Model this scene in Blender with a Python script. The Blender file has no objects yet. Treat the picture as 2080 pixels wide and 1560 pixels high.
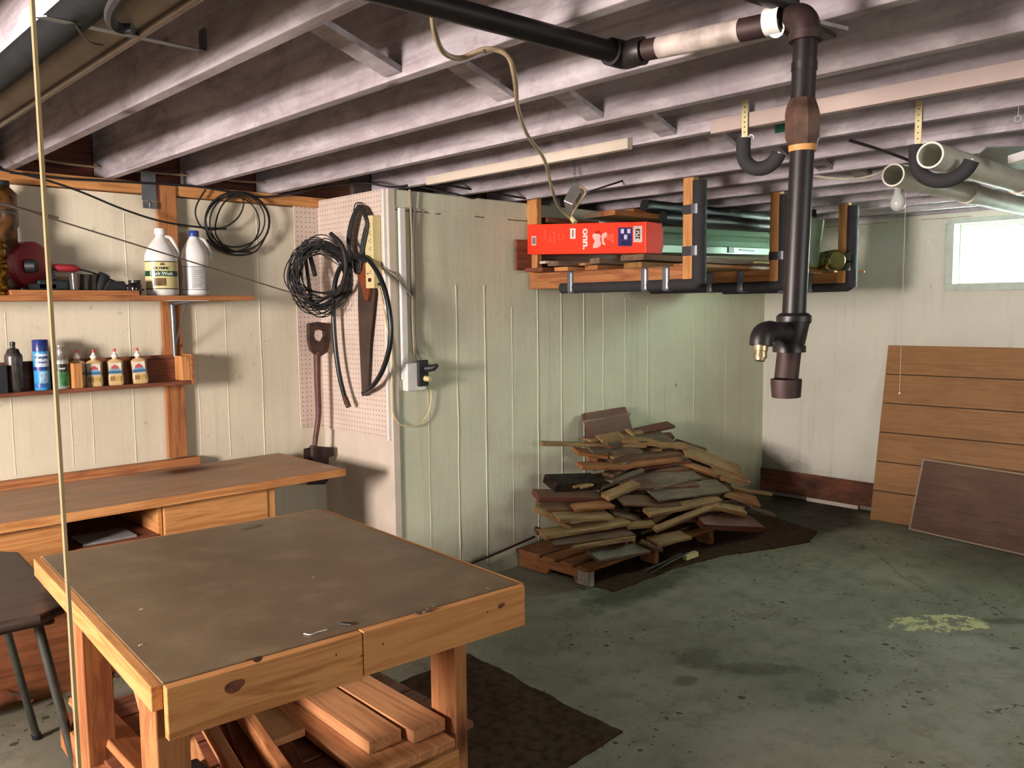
import bpy, bmesh, math, random
from mathutils import Vector, Matrix, noise
random.seed(7)
SC = bpy.context.scene
COL = SC.collection
PI = math.pi
V = Vector

# ------------------------------------------------------------------ camera
F_PX, CX, CY = 1717.0, 1040.0, 780.0
R3 = Matrix(((0.72372133, 0.06997306, -0.68653565),
             (-0.69001423, 0.05840733, -0.72143534),
             (-0.01038232, 0.99583751, 0.09055304)))
EYE = V((0, 0, 1.5))
cd = bpy.data.cameras.new('camera'); cam = bpy.data.objects.new('camera', cd); COL.objects.link(cam)
cd.sensor_fit = 'HORIZONTAL'; cd.sensor_width = 36.0; cd.lens = 36.0 * F_PX / 2080.0
cd.clip_start = 0.05; cd.clip_end = 100
cam.matrix_world = Matrix.Translation(EYE) @ R3.to_4x4()
SC.camera = cam

def at(px, py, ax, val):
    """surveyed point: the spot on the plane (axis ax = val) that the photograph shows at px, py"""
    d = R3 @ V((px - CX, -(py - CY), -F_PX))
    return EYE + d * ((val - EYE[ax]) / d[ax])

# ------------------------------------------------------------------ world, light, exposure
SC.view_settings.view_transform = 'Standard'
SC.view_settings.look = 'None'
SC.view_settings.gamma = 1.0
SC.view_settings.exposure = 1.24
SC.view_settings.use_curve_mapping = False
w = bpy.data.worlds.new('sky'); SC.world = w; w.use_nodes = True
bg = w.node_tree.nodes['Background']; bg.inputs[0].default_value = (0.86, 1.0, 0.97, 1); bg.inputs[1].default_value = 2.2

def area(name, loc, direction, sx, sy, power, col):
    l = bpy.data.lights.new(name, 'AREA'); l.shape = 'RECTANGLE'; l.size = sx; l.size_y = sy
    l.energy = power; l.color = col
    o = bpy.data.objects.new(name, l); COL.objects.link(o)
    o.location = loc
    o.rotation_euler = V(direction).to_track_quat('-Z', 'Y').to_euler()
    return o
# daylight by the right and left openings, plus an added front fill
area('daylight_window_right', (6.34, 1.62, 1.83), (-1, 0.05, -0.12), 0.95, 0.42, 78, (0.78, 1.0, 0.86))
area('daylight_doorway_left', (-2.52, 1.90, 1.58), (1, 0.30, 0.04), 0.80, 0.74, 170, (1.0, 0.86, 0.80))
area('added_fill_front', (1.4, -2.62, 1.72), (0.1, 1, -0.10), 1.7, 0.60, 13, (1.0, 0.90, 0.83))  # unseen fill lamp, added behind the camera to lift the room's shade

# ------------------------------------------------------------------ materials
def rgb(h):
    h = h.lstrip('#'); c = [int(h[i:i+2], 16) / 255 for i in (0, 2, 4)]
    return tuple((x / 12.92 if x <= .04045 else ((x + .055) / 1.055) ** 2.4) for x in c) + (1,)

class NT:
    def __init__(s, name):
        s.m = bpy.data.materials.new(name); s.m.use_nodes = True
        s.t = s.m.node_tree; s.b = s.t.nodes['Principled BSDF']
    def n(s, typ, **kw):
        nd = s.t.nodes.new(typ)
        for k, v in kw.items():
            if k.startswith('i_'):
                key = k[2:]; key = int(key) if key.isdigit() else key
                nd.inputs[key].default_value = v
            else: setattr(nd, k, v)
        return nd
    def l(s, a, b): s.t.links.new(a, b)
    def coord(s, scale=(1, 1, 1), rnd=True, rot=(0, 0, 0)):
        tc = s.n('ShaderNodeTexCoord'); mp = s.n('ShaderNodeMapping')
        mp.inputs['Scale'].default_value = scale; mp.inputs['Rotation'].default_value = rot
        s.l(tc.outputs['Object'], mp.inputs['Vector'])
        if rnd:
            oi = s.n('ShaderNodeObjectInfo'); mu = s.n('ShaderNodeMath', operation='MULTIPLY'); mu.inputs[1].default_value = 37.0
            s.l(oi.outputs['Random'], mu.inputs[0])
            cb = s.n('ShaderNodeCombineXYZ')
            for i in range(3): s.l(mu.outputs[0], cb.inputs[i])
            s.l(cb.outputs[0], mp.inputs['Location'])
        return mp.outputs[0]
    def noise(s, vec, scale, detail=4, rough=.55, dist=0):
        nz = s.n('ShaderNodeTexNoise'); nz.inputs['Scale'].default_value = scale; nz.inputs['Detail'].default_value = detail
        nz.inputs['Roughness'].default_value = rough; nz.inputs['Distortion'].default_value = dist
        s.l(vec, nz.inputs['Vector']); return nz.outputs[0]
    def ramp(s, fac, stops):
        r = s.n('ShaderNodeValToRGB'); e = r.color_ramp.elements
        while len(e) < len(stops): e.new(.5)
        for el, (p, c) in zip(e, stops):
            el.position = p; el.color = c if len(c) == 4 else tuple(c) + (1,)
        s.l(fac, r.inputs[0]); return r.outputs[0]
    def mix(s, fac, a, b, mode='MIX'):
        m = s.n('ShaderNodeMix', data_type='RGBA', blend_type=mode)
        for sock, v in ((m.inputs[0], fac), (m.inputs[6], a), (m.inputs[7], b)):
            if hasattr(v, 'links'): s.l(v, sock)
            else: sock.default_value = v
        return m.outputs[2]
    def math(s, op, a, b=None, c=None):
        m = s.n('ShaderNodeMath', operation=op)
        for i, v in enumerate((a, b, c)):
            if v is None: continue
            if hasattr(v, 'links'): s.l(v, m.inputs[i])
            else: m.inputs[i].default_value = v
        return m.outputs[0]
    def bump(s, h, strength=.3, dist=.004):
        b = s.n('ShaderNodeBump'); b.inputs['Strength'].default_value = strength; b.inputs['Distance'].default_value = dist
        s.l(h, b.inputs['Height']); s.l(b.outputs[0], s.b.inputs['Normal'])
    def base(s, c):
        if hasattr(c, 'links'): s.l(c, s.b.inputs['Base Color'])
        else: s.b.inputs['Base Color'].default_value = c
    def pr(s, rough=.6, metal=0, spec=None, **kw):
        s.b.inputs['Roughness'].default_value = rough; s.b.inputs['Metallic'].default_value = metal
        if spec is not None: s.b.inputs['Specular IOR Level'].default_value = spec
        return s.m

def g(v): return (v, v, v, 1)
_mc = {}
def plain(name, hexc, rough=.5, metal=0, spec=None, var=.12, scale=18):
    """one colour with slight dirt mottling"""
    if name in _mc: return _mc[name]
    t = NT(name); c = rgb(hexc); v = t.coord()
    n = t.noise(v, scale, 5)
    dk = tuple(x * (1 - var * 2) for x in c[:3]) + (1,)
    t.base(t.ramp(n, [(.32, dk), (.6, c)])); t.bump(n, .06, .002)
    _mc[name] = t.pr(rough, metal, spec); return _mc[name]

def wood(name, c1, c2, axis='x', knot=.5, rough=.6, grain=1.0, kcol='#4a2412', dirt=None, dirtamt=0):
    key = name + axis
    if key in _mc: return _mc[key]
    t = NT(key)
    i = 'xyz'.index(axis)
    sc = [13, 13, 13]; sc[i] = 1.1
    v = t.coord(tuple(sc)); n = t.noise(v, 1.6 * grain, 6, .6, 1.2)
    col = t.ramp(n, [(.3, rgb(c1)), (.5, rgb(c2)), (.62, rgb(c1)), (.75, rgb(c2))])
    sc2 = [40, 40, 40]; sc2[i] = 1.5
    v2 = t.coord(tuple(sc2)); n2 = t.noise(v2, 2.2, 3)
    col = t.mix(t.math('MULTIPLY', t.math('SUBTRACT', n2, .45), .9), col, rgb(c1), 'MULTIPLY')
    if knot > 0:
        sk = [9, 9, 9]; sk[i] = 4.5
        vk = t.coord(tuple(sk))
        vo = t.n('ShaderNodeTexVoronoi'); vo.inputs['Scale'].default_value = knot; vo.inputs['Randomness'].default_value = 1
        t.l(vk, vo.inputs['Vector'])
        kd = t.ramp(vo.outputs['Distance'], [(.055, g(1)), (.12, g(.35)), (.2, g(0))])
        col = t.mix(kd, col, rgb(kcol))
    if dirt:
        vd = t.coord((1, 1, 1)); nd_ = t.noise(vd, 4.5, 6, .65)
        col = t.mix(t.ramp(nd_, [(.42, g(0)), (.68, g(dirtamt))]), col, rgb(dirt))
    t.base(col); t.bump(n2, .18, .002)
    _mc[key] = t.pr(rough, 0, .3); return _mc[key]

def pine(a='x'): return wood('pine_wood_', '#a9703f', '#c79059', a, .42)
def oldpine(a='x'): return wood('aged_pine_wood_', '#875233', '#ab7447', a, .5)
def redwood(a='x'): return wood('reddish_wood_', '#613624', '#82503a', a, .3)
def paint_joist():
    if 'pj' in _mc: return _mc['pj']
    t = NT('whitewashed_joist_wood')
    v = t.coord((16, 1.2, 16)); n = t.noise(v, 1.5, 7, .62, .8)
    col = t.ramp(n, [(.25, rgb('#857c82')), (.48, rgb('#b3abb1')), (.7, rgb('#c9c2c7'))])
    v3 = t.coord((2, .8, 3)); n3 = t.noise(v3, 1.6, 5, .6)
    col = t.mix(t.ramp(n3, [(.44, g(0)), (.70, g(.7))]), col, rgb('#857a80'))
    v4 = t.coord((1, 1, 1)); n4 = t.noise(v4, 30, 6, .7)
    col = t.mix(t.ramp(n4, [(.56, g(0)), (.72, g(.45))]), col, rgb('#857c80'))
    v5 = t.coord((1, .55, 1)); n5 = t.noise(v5, 7, 7, .72, .6)
    col = t.mix(t.ramp(n5, [(.47, g(0)), (.66, g(.6))]), col, rgb('#7b6f75'))
    col = t.mix(t.ramp(n5, [(.3, g(.5)), (.42, g(0))]), col, rgb('#d8d0d3'))
    vk = t.coord((5, 2.6, 7)); vo = t.n('ShaderNodeTexVoronoi'); vo.inputs['Scale'].default_value = .9; t.l(vk, vo.inputs['Vector'])
    col = t.mix(t.ramp(vo.outputs['Distance'], [(.035, g(.8)), (.075, g(.45)), (.12, g(0))]), col, rgb('#3c302e'))
    t.base(col); t.bump(n, .35, .003)
    _mc['pj'] = t.pr(.75, 0, .25); return _mc['pj']

def block_wall(name, c_hi, c_lo, joint=.8, zj=1.985, smudge=None):
    t = NT(name)
    v = t.coord((1, 1, 1), rnd=False)
    n1 = t.noise(v, 1.3, 5, .6); n2 = t.noise(v, 26, 6, .65)
    col = t.ramp(n1, [(.3, rgb(c_lo)), (.62, rgb(c_hi))])
    col = t.mix(t.ramp(n2, [(.64, g(0)), (.74, g(.5))]), col, rgb('#6f6a5c'))
    vs = t.coord((7, 7, .35), rnd=False); ns = t.noise(vs, 2.2, 5, .6)
    col = t.mix(t.ramp(ns, [(.55, g(0)), (.8, g(.3))]), col, rgb('#8d8a76'))
    # chipped dark joint where the cap course meets the wall
    sp = t.n('ShaderNodeSeparateXYZ'); t.l(v, sp.inputs[0])
    nj = t.noise(v, 14, 4, .7)
    dz = t.math('ABSOLUTE', t.math('SUBTRACT', t.math('ADD', sp.outputs[2], t.math('MULTIPLY', t.math('SUBTRACT', nj, .5), .02)), zj))
    jf = t.math('MULTIPLY', t.math('LESS_THAN', dz, .0035), t.math('GREATER_THAN', t.noise(v, 5, 3), .47))
    col = t.mix(t.math('MULTIPLY', jf, joint), col, rgb('#3b352e'))
    # damp grime at the foot
    zf = t.math('ADD', sp.outputs[2], t.math('MULTIPLY', t.math('SUBTRACT', t.noise(v, 3, 5, .7), .5), .5))
    col = t.mix(t.ramp(zf, [(0.0, g(.75)), (.10, g(.35)), (.28, g(0))]), col, rgb('#4d4a3e'))
    if smudge:
        dy = t.math('DIVIDE', t.math('SUBTRACT', sp.outputs[1], smudge[0]), smudge[2]); dz2 = t.math('DIVIDE', t.math('SUBTRACT', sp.outputs[2], smudge[1]), smudge[3])
        dd = t.math('ADD', t.math('ADD', t.math('MULTIPLY', dy, dy), t.math('MULTIPLY', dz2, dz2)), t.math('MULTIPLY', t.math('SUBTRACT', t.noise(v, 5, 5, .7), .5), 1.4))
        col = t.mix(t.ramp(dd, [(.1, g(.7)), (1.0, g(0))]), col, rgb('#3f3c30'))
    # little chips and rust specks
    vo = t.n('ShaderNodeTexVoronoi'); vo.inputs['Scale'].default_value = 3.2; t.l(v, vo.inputs['Vector'])
    col = t.mix(t.ramp(vo.outputs['Distance'], [(.02, g(.8)), (.045, g(0))]), col, rgb('#4c4133'))
    t.base(col)
    hs = t.math('ADD', t.math('MULTIPLY', n2, .5), t.math('MULTIPLY', ns, .8))
    t.bump(hs, .45, .006)
    return t.pr(.62, 0, .35)

# ------------------------------------------------------------------ mesh helpers
class MB:
    def __init__(s): s.v = []; s.f = []
    def quad(s, *p):
        k = len(s.v); s.v += [V(q) for q in p]; s.f.append(tuple(range(k, k + len(p))))
    def box(s, lo, hi, M=None):
        k = len(s.v)
        for x in (lo[0], hi[0]):
            for y in (lo[1], hi[1]):
                for z in (lo[2], hi[2]):
                    p = V((x, y, z)); s.v.append(M @ p if M else p)
        for f in ((0, 1, 3, 2), (4, 6, 7, 5), (0, 4, 5, 1), (2, 3, 7, 6), (0, 2, 6, 4), (1, 5, 7, 3)):
            s.f.append(tuple(k + i for i in f))
        return s
    def tube(s, pts, r, n=8, caps=True, closed=False):
        pts = [V(p) for p in pts]; m = len(pts); k0 = len(s.v)
        rr = r if isinstance(r, (list, tuple)) else [r] * m
        up = None
        for i, p in enumerate(pts):
            a = pts[(i - 1) % m] if (closed or i > 0) else p
            b = pts[(i + 1) % m] if (closed or i < m - 1) else p
            d = (b - a)
            if d.length < 1e-9: d = V((0, 0, 1))
            d.normalize()
            if up is None:
                up = V((0, 0, 1)) if abs(d.z) < .9 else V((1, 0, 0))
            u = (up - d * up.dot(d))
            if u.length < 1e-6: u = d.orthogonal()
            u.normalize(); up = u; w_ = d.cross(u)
            for j in range(n):
                t = 2 * PI * j / n
                s.v.append(p + (u * math.cos(t) + w_ * math.sin(t)) * rr[i])
        seg = m if closed else m - 1
        for i in range(seg):
            a = k0 + i * n; b = k0 + ((i + 1) % m) * n
            for j in range(n):
                j2 = (j + 1) % n
                s.f.append((a + j, a + j2, b + j2, b + j))
        if caps and not closed:
            s.f.append(tuple(k0 + j for j in reversed(range(n))))
            s.f.append(tuple(k0 + (m - 1) * n + j for j in range(n)))
        return s
    def cyl(s, a, b, r, r2=None, n=20): return s.tube([a, b], [r, r if r2 is None else r2], n)
    def lathe(s, o, prof, n=24, axis=None, sx=1, sy=1, rot=0):
        """prof: (radius, height) pairs about the vertical through o; axis: 3x3 matrix to tip it"""
        o = V(o); k0 = len(s.v); A = axis or Matrix.Identity(3); Rz = Matrix.Rotation(rot, 3, 'Z')
        for (r, h) in prof:
            for j in range(n):
                t = 2 * PI * j / n
                s.v.append(o + A @ (Rz @ V((r * math.cos(t) * sx, r * math.sin(t) * sy, h))))
        m = len(prof)
        for i in range(m - 1):
            for j in range(n):
                j2 = (j + 1) % n
                s.f.append((k0 + i * n + j, k0 + i * n + j2, k0 + (i + 1) * n + j2, k0 + (i + 1) * n + j))
        if prof[0][0] > 1e-5: s.f.append(tuple(k0 + j for j in reversed(range(n))))
        if prof[-1][0] > 1e-5: s.f.append(tuple(k0 + (m - 1) * n + j for j in range(n)))
        return s
    def prism(s, poly, M, t):
        """2-D polygon (local x, y) extruded by t along local z, placed by matrix M"""
        k = len(s.v); n = len(poly)
        for z in (0, t):
            for p in poly: s.v.append(M @ V((p[0], p[1], z)))
        s.f.append(tuple(k + i for i in reversed(range(n)))); s.f.append(tuple(k + n + i for i in range(n)))
        for i in range(n):
            j = (i + 1) % n; s.f.append((k + i, k + j, k + n + j, k + n + i))
        return s
    def build(s, name, mat, parent=None, origin=None, smooth=False, bevel=0, M=None, seg=2):
        me = bpy.data.meshes.new(name)
        if M is not None: vs = s.v
        else:
            o0 = V(origin) if origin is not None else (V((0, 0, 0)))
            if parent is not None: o0 = WORLD[parent.name]
            vs = [q - o0 for q in s.v]
        me.from_pydata([tuple(q) for q in vs], [], s.f); me.validate(); me.update()
        bm = bmesh.new(); bm.from_mesh(me); bmesh.ops.remove_doubles(bm, verts=bm.verts, dist=1e-6)
        bmesh.ops.recalc_face_normals(bm, faces=bm.faces); bm.to_mesh(me); bm.free()
        me.materials.append(mat)
        ob = bpy.data.objects.new(name, me); COL.objects.link(ob)
        if smooth:
            me.polygons.foreach_set('use_smooth', [True] * len(me.polygons))
            try: me.set_sharp_from_angle(angle=math.radians(38))
            except Exception: pass
        if bevel:
            b = ob.modifiers.new('soft_edges', 'BEVEL'); b.width = bevel; b.segments = seg; b.limit_method = 'ANGLE'; b.angle_limit = math.radians(40)
        if M is not None:
            if parent is not None:
                ob.parent = parent; ob.matrix_local = Matrix.Translation(-WORLD[parent.name]) @ M
            else: ob.matrix_world = M
            WORLD[ob.name] = M.translation.copy()
        elif parent is not None:
            ob.parent = parent; WORLD[ob.name] = WORLD[parent.name].copy()
        else:
            ob.location = V(origin) if origin is not None else V((0, 0, 0)); WORLD[ob.name] = V(ob.location)
        return ob
WORLD = {}

def tag(o, label=None, cat=None, group=None, kind=None):
    if label: o['label'] = label
    if cat: o['category'] = cat
    if group: o['group'] = group
    if kind: o['kind'] = kind
    return o
def thing(name, loc, label, cat, group=None):
    o = bpy.data.objects.new(name, None); COL.objects.link(o); o.location = V(loc); o.empty_display_size = .05
    WORLD[o.name] = V(loc); return tag(o, label, cat, group)
def frame(P1, P2, up=(0, 0, 1)):
    """matrix whose x runs P1->P2 and whose z is as near up as it can be, origin at P1"""
    x = (V(P2) - V(P1)).normalized(); z = V(up); z = (z - x * z.dot(x)).normalized(); y = z.cross(x)
    M = Matrix((x, y, z)).transposed().to_4x4(); M.translation = V(P1); return M
def plank(name, P1, P2, w_, t, mat, up=(0, 0, 1), parent=None, bev=.0025, jag=0):
    """board from P1 to P2, width w_ across, thickness t along up"""
    P1 = V(P1); P2 = V(P2); L = (P2 - P1).length; mb = MB()
    if jag:
        a = [(-jag * random.random(), -w_ / 2), (L + jag * random.uniform(-.5, 1), -w_ / 2 * random.uniform(.8, 1)), (L + jag * random.random(), w_ / 2), (jag * random.random(), w_ / 2 * random.uniform(.85, 1))]
    else: a = [(0, -w_ / 2), (L, -w_ / 2), (L, w_ / 2), (0, w_ / 2)]
    mb.prism(a, Matrix.Translation((0, 0, -t / 2)), t)
    return mb.build(name, mat, parent, bevel=bev, M=frame(P1, P2, up))
def smoothpath(pts, k=6, closed=False):
    pts = [V(p) for p in pts]; n = len(pts); out = []
    rng = range(n if closed else n - 1)
    for i in rng:
        p0 = pts[(i - 1) % n] if closed or i > 0 else pts[0]
        p1 = pts[i]; p2 = pts[(i + 1) % n]
        p3 = pts[(i + 2) % n] if closed or i + 2 < n else pts[-1]
        for j in range(k):
            t = j / k; t2 = t * t; t3 = t2 * t
            out.append(.5 * ((2 * p1) + (-p0 + p2) * t + (2 * p0 - 5 * p1 + 4 * p2 - p3) * t2 + (-p0 + 3 * p1 - 3 * p2 + p3) * t3))
    if not closed: out.append(pts[-1])
    return out
def text_obj(name, s, size, mat, P, xdir, updir, parent, bold=0, ext=.0006):
    """lettering laid on a surface: P lower-left corner, xdir reading direction, updir letter tops"""
    cu = bpy.data.curves.new(name, 'FONT'); cu.body = s; cu.size = size; cu.extrude = ext; cu.offset = bold
    tmp = bpy.data.objects.new(name + '_tmp', cu); COL.objects.link(tmp)
    dg = bpy.context.evaluated_depsgraph_get(); me = bpy.data.meshes.new_from_object(tmp.evaluated_get(dg))
    bpy.data.objects.remove(tmp); me.materials.clear(); me.materials.append(mat); me.name = name
    ob = bpy.data.objects.new(name, me); COL.objects.link(ob); ob.parent = parent
    x = V(xdir).normalized(); y = V(updir); y = (y - x * y.dot(x)).normalized(); z = x.cross(y)
    M = Matrix((x, y, z)).transposed().to_4x4(); M.translation = V(P)
    ob.matrix_local = Matrix.Translation(-WORLD[parent.name]) @ M; WORLD[ob.name] = V(P)
    return ob
def curved_text(s, size, mat, c, r, sy, a0, z, parent, off=.0022):
    """lettering wrapped round an upright bottle, centred on angle a0"""
    ob = text_obj('lettering', s, size, mat, c, (1, 0, 0), (0, 1, 0), parent, .0004)
    me = ob.data; xs = [v.co.x for v in me.vertices]; mid = (min(xs) + max(xs)) / 2
    o0 = WORLD[parent.name]; re = r * (sy + 1) / 2 if sy < 1 else r; re = math.hypot(r * math.sin(a0), r * sy * math.cos(a0)) if sy < 1 else r
    for v in me.vertices:
        a = a0 + (v.co.x - mid) / re; k = off + v.co.z
        v.co = V((c[0] + (r + k) * math.cos(a), c[1] + (r * sy + k) * math.sin(a), c[2] + z + v.co.y)) - o0
    ob.matrix_local = Matrix.Identity(4); return ob
ORD = ['first', 'second', 'third', 'fourth', 'fifth', 'sixth', 'seventh', 'eighth', 'ninth', 'tenth', 'eleventh', 'twelfth', 'thirteenth', 'fourteenth']
# ------------------------------------------------------------------ the room
YA, YB, XS, XC = 4.10, 3.46, 2.47, 6.04       # shelf wall, block wall, side of the jog, window wall
XL, YF = -2.3, -2.4                          # unseen left and front walls
ZJ, ZC, ZW = 2.10, 2.335, 2.10

def concrete_floor():
    t = NT('painted_concrete_floor'); v = t.coord((1, 1, 1), rnd=False)
    n1 = t.noise(v, .9, 6, .6); n2 = t.noise(v, 7, 7, .7); n3 = t.noise(v, 45, 5, .7)
    col = t.ramp(n1, [(.3, rgb('#605f50')), (.5, rgb('#787666')), (.7, rgb('#8e8a7e'))])
    col = t.mix(t.ramp(n2, [(.50, g(0)), (.72, g(.65))]), col, rgb('#50503f'))
    nb = t.noise(v, 2.6, 6, .7, 1.5)
    col = t.mix(t.ramp(nb, [(.56, g(0)), (.68, g(.45))]), col, rgb('#6b5646'))
    col = t.mix(t.ramp(n3, [(.3, g(.35)), (.45, g(0))]), col, rgb('#9a9685'))
    sp = t.n('ShaderNodeSeparateXYZ'); t.l(v, sp.inputs[0]); X, Y = sp.outputs[0], sp.outputs[1]
    def blob(x, y, rx, ry, nscale=5, amt=.9, rot=0):
        c, s = math.cos(rot), math.sin(rot)
        dx = t.math('SUBTRACT', X, x); dy = t.math('SUBTRACT', Y, y)
        ax = t.math('DIVIDE', t.math('ADD', t.math('MULTIPLY', dx, c), t.math('MULTIPLY', dy, s)), rx)
        ay = t.math('DIVIDE', t.math('SUBTRACT', t.math('MULTIPLY', dy, c), t.math('MULTIPLY', dx, s)), ry)
        d = t.math('ADD', t.math('MULTIPLY', ax, ax), t.math('MULTIPLY', ay, ay))
        return t.math('ADD', d, t.math('MULTIPLY', t.math('SUBTRACT', t.noise(v, nscale, 5, .7), .5), amt * 3))
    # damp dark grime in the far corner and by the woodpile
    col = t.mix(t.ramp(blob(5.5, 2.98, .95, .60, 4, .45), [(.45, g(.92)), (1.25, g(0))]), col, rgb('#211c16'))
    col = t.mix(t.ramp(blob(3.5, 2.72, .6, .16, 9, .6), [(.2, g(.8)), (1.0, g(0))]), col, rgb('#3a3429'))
    # oily smudges
    for (x, y, rx, ry, a) in ((2.98, 1.98, .16, .10, .3), (3.05, 1.75, .20, .07, -.8), (3.0, 1.45, .1, .06, 0), (2.75, 1.9, .07, .05, 0)):
        col = t.mix(t.ramp(blob(x, y, rx, ry, 10, .7, a), [(.3, g(.6)), (1.0, g(0))]), col, rgb('#3c3a30'))
    # remains of a yellow painted mark
    yb = blob(4.10, 1.42, .25, .12, 7, 1.1, -.72)
    fl = t.math('MULTIPLY', t.math('LESS_THAN', yb, .8), t.math('GREATER_THAN', t.noise(v, 12, 6, .75), .49))
    col = t.mix(t.math('MULTIPLY', fl, .9), col, rgb('#c2bd88'))
    col = t.mix(t.ramp(blob(4.35, 1.2, .2, .05, 14, .8, -.8), [(.3, g(.6)), (.9, g(0))]), col, rgb('#38342b'))
    # specks of dirt
    for sc_, th in ((3.5, .06), (7, .075), (15, .085)):
        vo = t.n('ShaderNodeTexVoronoi', voronoi_dimensions='2D'); vo.inputs['Scale'].default_value = sc_
        wv = t.n('ShaderNodeMapping'); t.l(v, wv.inputs['Vector']); wv.inputs['Location'].default_value = (sc_, 2 * sc_, 0.37)
        t.l(wv.outputs[0], vo.inputs['Vector'])
        m_ = t.math('MULTIPLY', t.math('LESS_THAN', t.math('ADD', vo.outputs['Distance'], t.math('MULTIPLY', n3, .06)), th + .02), t.math('GREATER_THAN', t.noise(v, 2.6, 4, .7), .54))
        col = t.mix(t.math('MULTIPLY', m_, .8), col, rgb('#2d2a22'))
    # hairline cracks
    def crack(x0, y0, x1, y1, w_=.004):
        L = math.hypot(x1 - x0, y1 - y0); ux, uy = (x1 - x0) / L, (y1 - y0) / L
        a = t.math('ADD', t.math('MULTIPLY', t.math('SUBTRACT', X, x0), ux), t.math('MULTIPLY', t.math('SUBTRACT', Y, y0), uy))
        b = t.math('SUBTRACT', t.math('MULTIPLY', t.math('SUBTRACT', Y, y0), ux), t.math('MULTIPLY', t.math('SUBTRACT', X, x0), uy))
        b = t.math('ADD', b, t.math('MULTIPLY', t.math('SUBTRACT', t.noise(v, 3.5, 5, .7), .5), .22))
        m_ = t.math('MULTIPLY', t.math('LESS_THAN', t.math('ABSOLUTE', b), w_), t.math('LESS_THAN', t.math('ABSOLUTE', t.math('SUBTRACT', a, L / 2)), L / 2))
        return m_
    for c_ in ((5.15, 2.25, 4.35, 1.45), (4.7, 1.55, 4.3, 1.0), (3.75, .78, 3.3, .95)):
        col = t.mix(t.math('MULTIPLY', crack(*c_), .75), col, rgb('#3a2f24'))
    t.base(col); t.bump(n2, .25, .004); m = t.pr(.7, 0, .18)
    r = t.ramp(n2, [(.3, g(.55)), (.7, g(.85))]); t.l(r, t.b.inputs['Roughness']); return m

def struct(name, mb, mat, **kw):
    o = mb.build(name, mat, **kw); o['kind'] = 'structure'; return o
M_wallA = block_wall('painted_block_wall', '#d6cfba', '#c4bca6', .0)
M_wallB = block_wall('painted_board_marked_wall', '#cfd0b8', '#bcbfa8')
M_wallC = block_wall('painted_plaster_wall', '#d3d2c5', '#c5c4b6', .5, 2.062, (3.42, .22, .42, .22))
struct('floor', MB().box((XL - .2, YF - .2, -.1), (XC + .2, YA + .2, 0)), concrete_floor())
M_sub = wood('whitewashed_subfloor', '#8d8488', '#a69da0', 'x', .4, .8)
mb = MB()
for i in range(36): mb.box((XL - .2, YF - .2 + i * .19, ZC + .001 * (i % 2)), (XC + .2, YF - .2 + i * .19 + .187, ZC + .03))
struct('ceiling', mb, M_sub)
def fins(mb, axis, fixed, lst, side=-1):
    """raised ridges left by the form boards / mortar joints"""
    for (a, z0, z1, w_) in lst:
        n = max(2, int((z1 - z0) / .07)); pts = []
        for k in range(n + 1):
            z = z0 + (z1 - z0) * k / n
            aa = a + .004 * noise.noise(V((a * 9, z * 4, 0)))
            ww = w_ * (.6 + .6 * abs(noise.noise(V((a * 5, z * 7, 3)))))
            pts.append((aa, z, ww))
        for (p, q) in zip(pts[:-1], pts[1:]):
            for sgn in (-1, 1):
                if axis == 'x':
                    mb.quad((p[0] + sgn * p[2], fixed, p[1]), (p[0], fixed - p[2] * .8, p[1]), (q[0], fixed - q[2] * .8, q[1]), (q[0] + sgn * q[2], fixed, q[1]))
mb = MB().box((XL - .2, YA, 0), (XS + .02, YA + .2, 2.04))
fins(mb, 'x', YA, [(1.165, .8, 1.3, .003), (1.254, .8, 1.15, .003), (1.438, .75, 1.95, .0035), (1.755, .7, 1.5, .003), (1.907, .75, 1.55, .0035), (2.095, .72, 2.0, .005), (.93, .8, 1.5, .003), (2.19, .1, .7, .003)])
wa = struct('wall_rear', mb, M_wallA)
mb = MB().box((XS, YB, 0), (XC + .2, YA + .2, 2.085))
fins(mb, 'x', YB, [(2.692, .1, 1.30, .003), (2.891, .08, 1.62, .0055), (3.091, .08, 1.62, .006), (3.296, .15, 1.5, .003), (3.502, .1, 1.98, .0055),
                   (3.703, .1, 1.6, .0055), (3.906, .3, 1.6, .0055), (4.088, .4, 1.6, .004), (4.309, .4, 1.55, .0045), (4.543, .5, 1.5, .005), (4.60, .6, 1.4, .003), (4.763, .4, 1.4, .003), (5.085, .3, 1.5, .003), (5.5, .2, 1.2, .002)])
struct('wall_back', mb, M_wallB)
# ledge of the cap course
struct('trim_1', MB().box((XS, YB - .006, 2.0), (XC, YB + .01, 2.083)), M_wallB, bevel=.003)
# step wall board (painted panel that boxes the jog)
M_white = plain('painted_white_board', '#cbbfb0', .55, var=.06, scale=6)
struct('wall_jog', MB().box((XS - .012, YB - .012, 0), (XS + .03, YA, 2.085)), M_white, bevel=.003)
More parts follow.
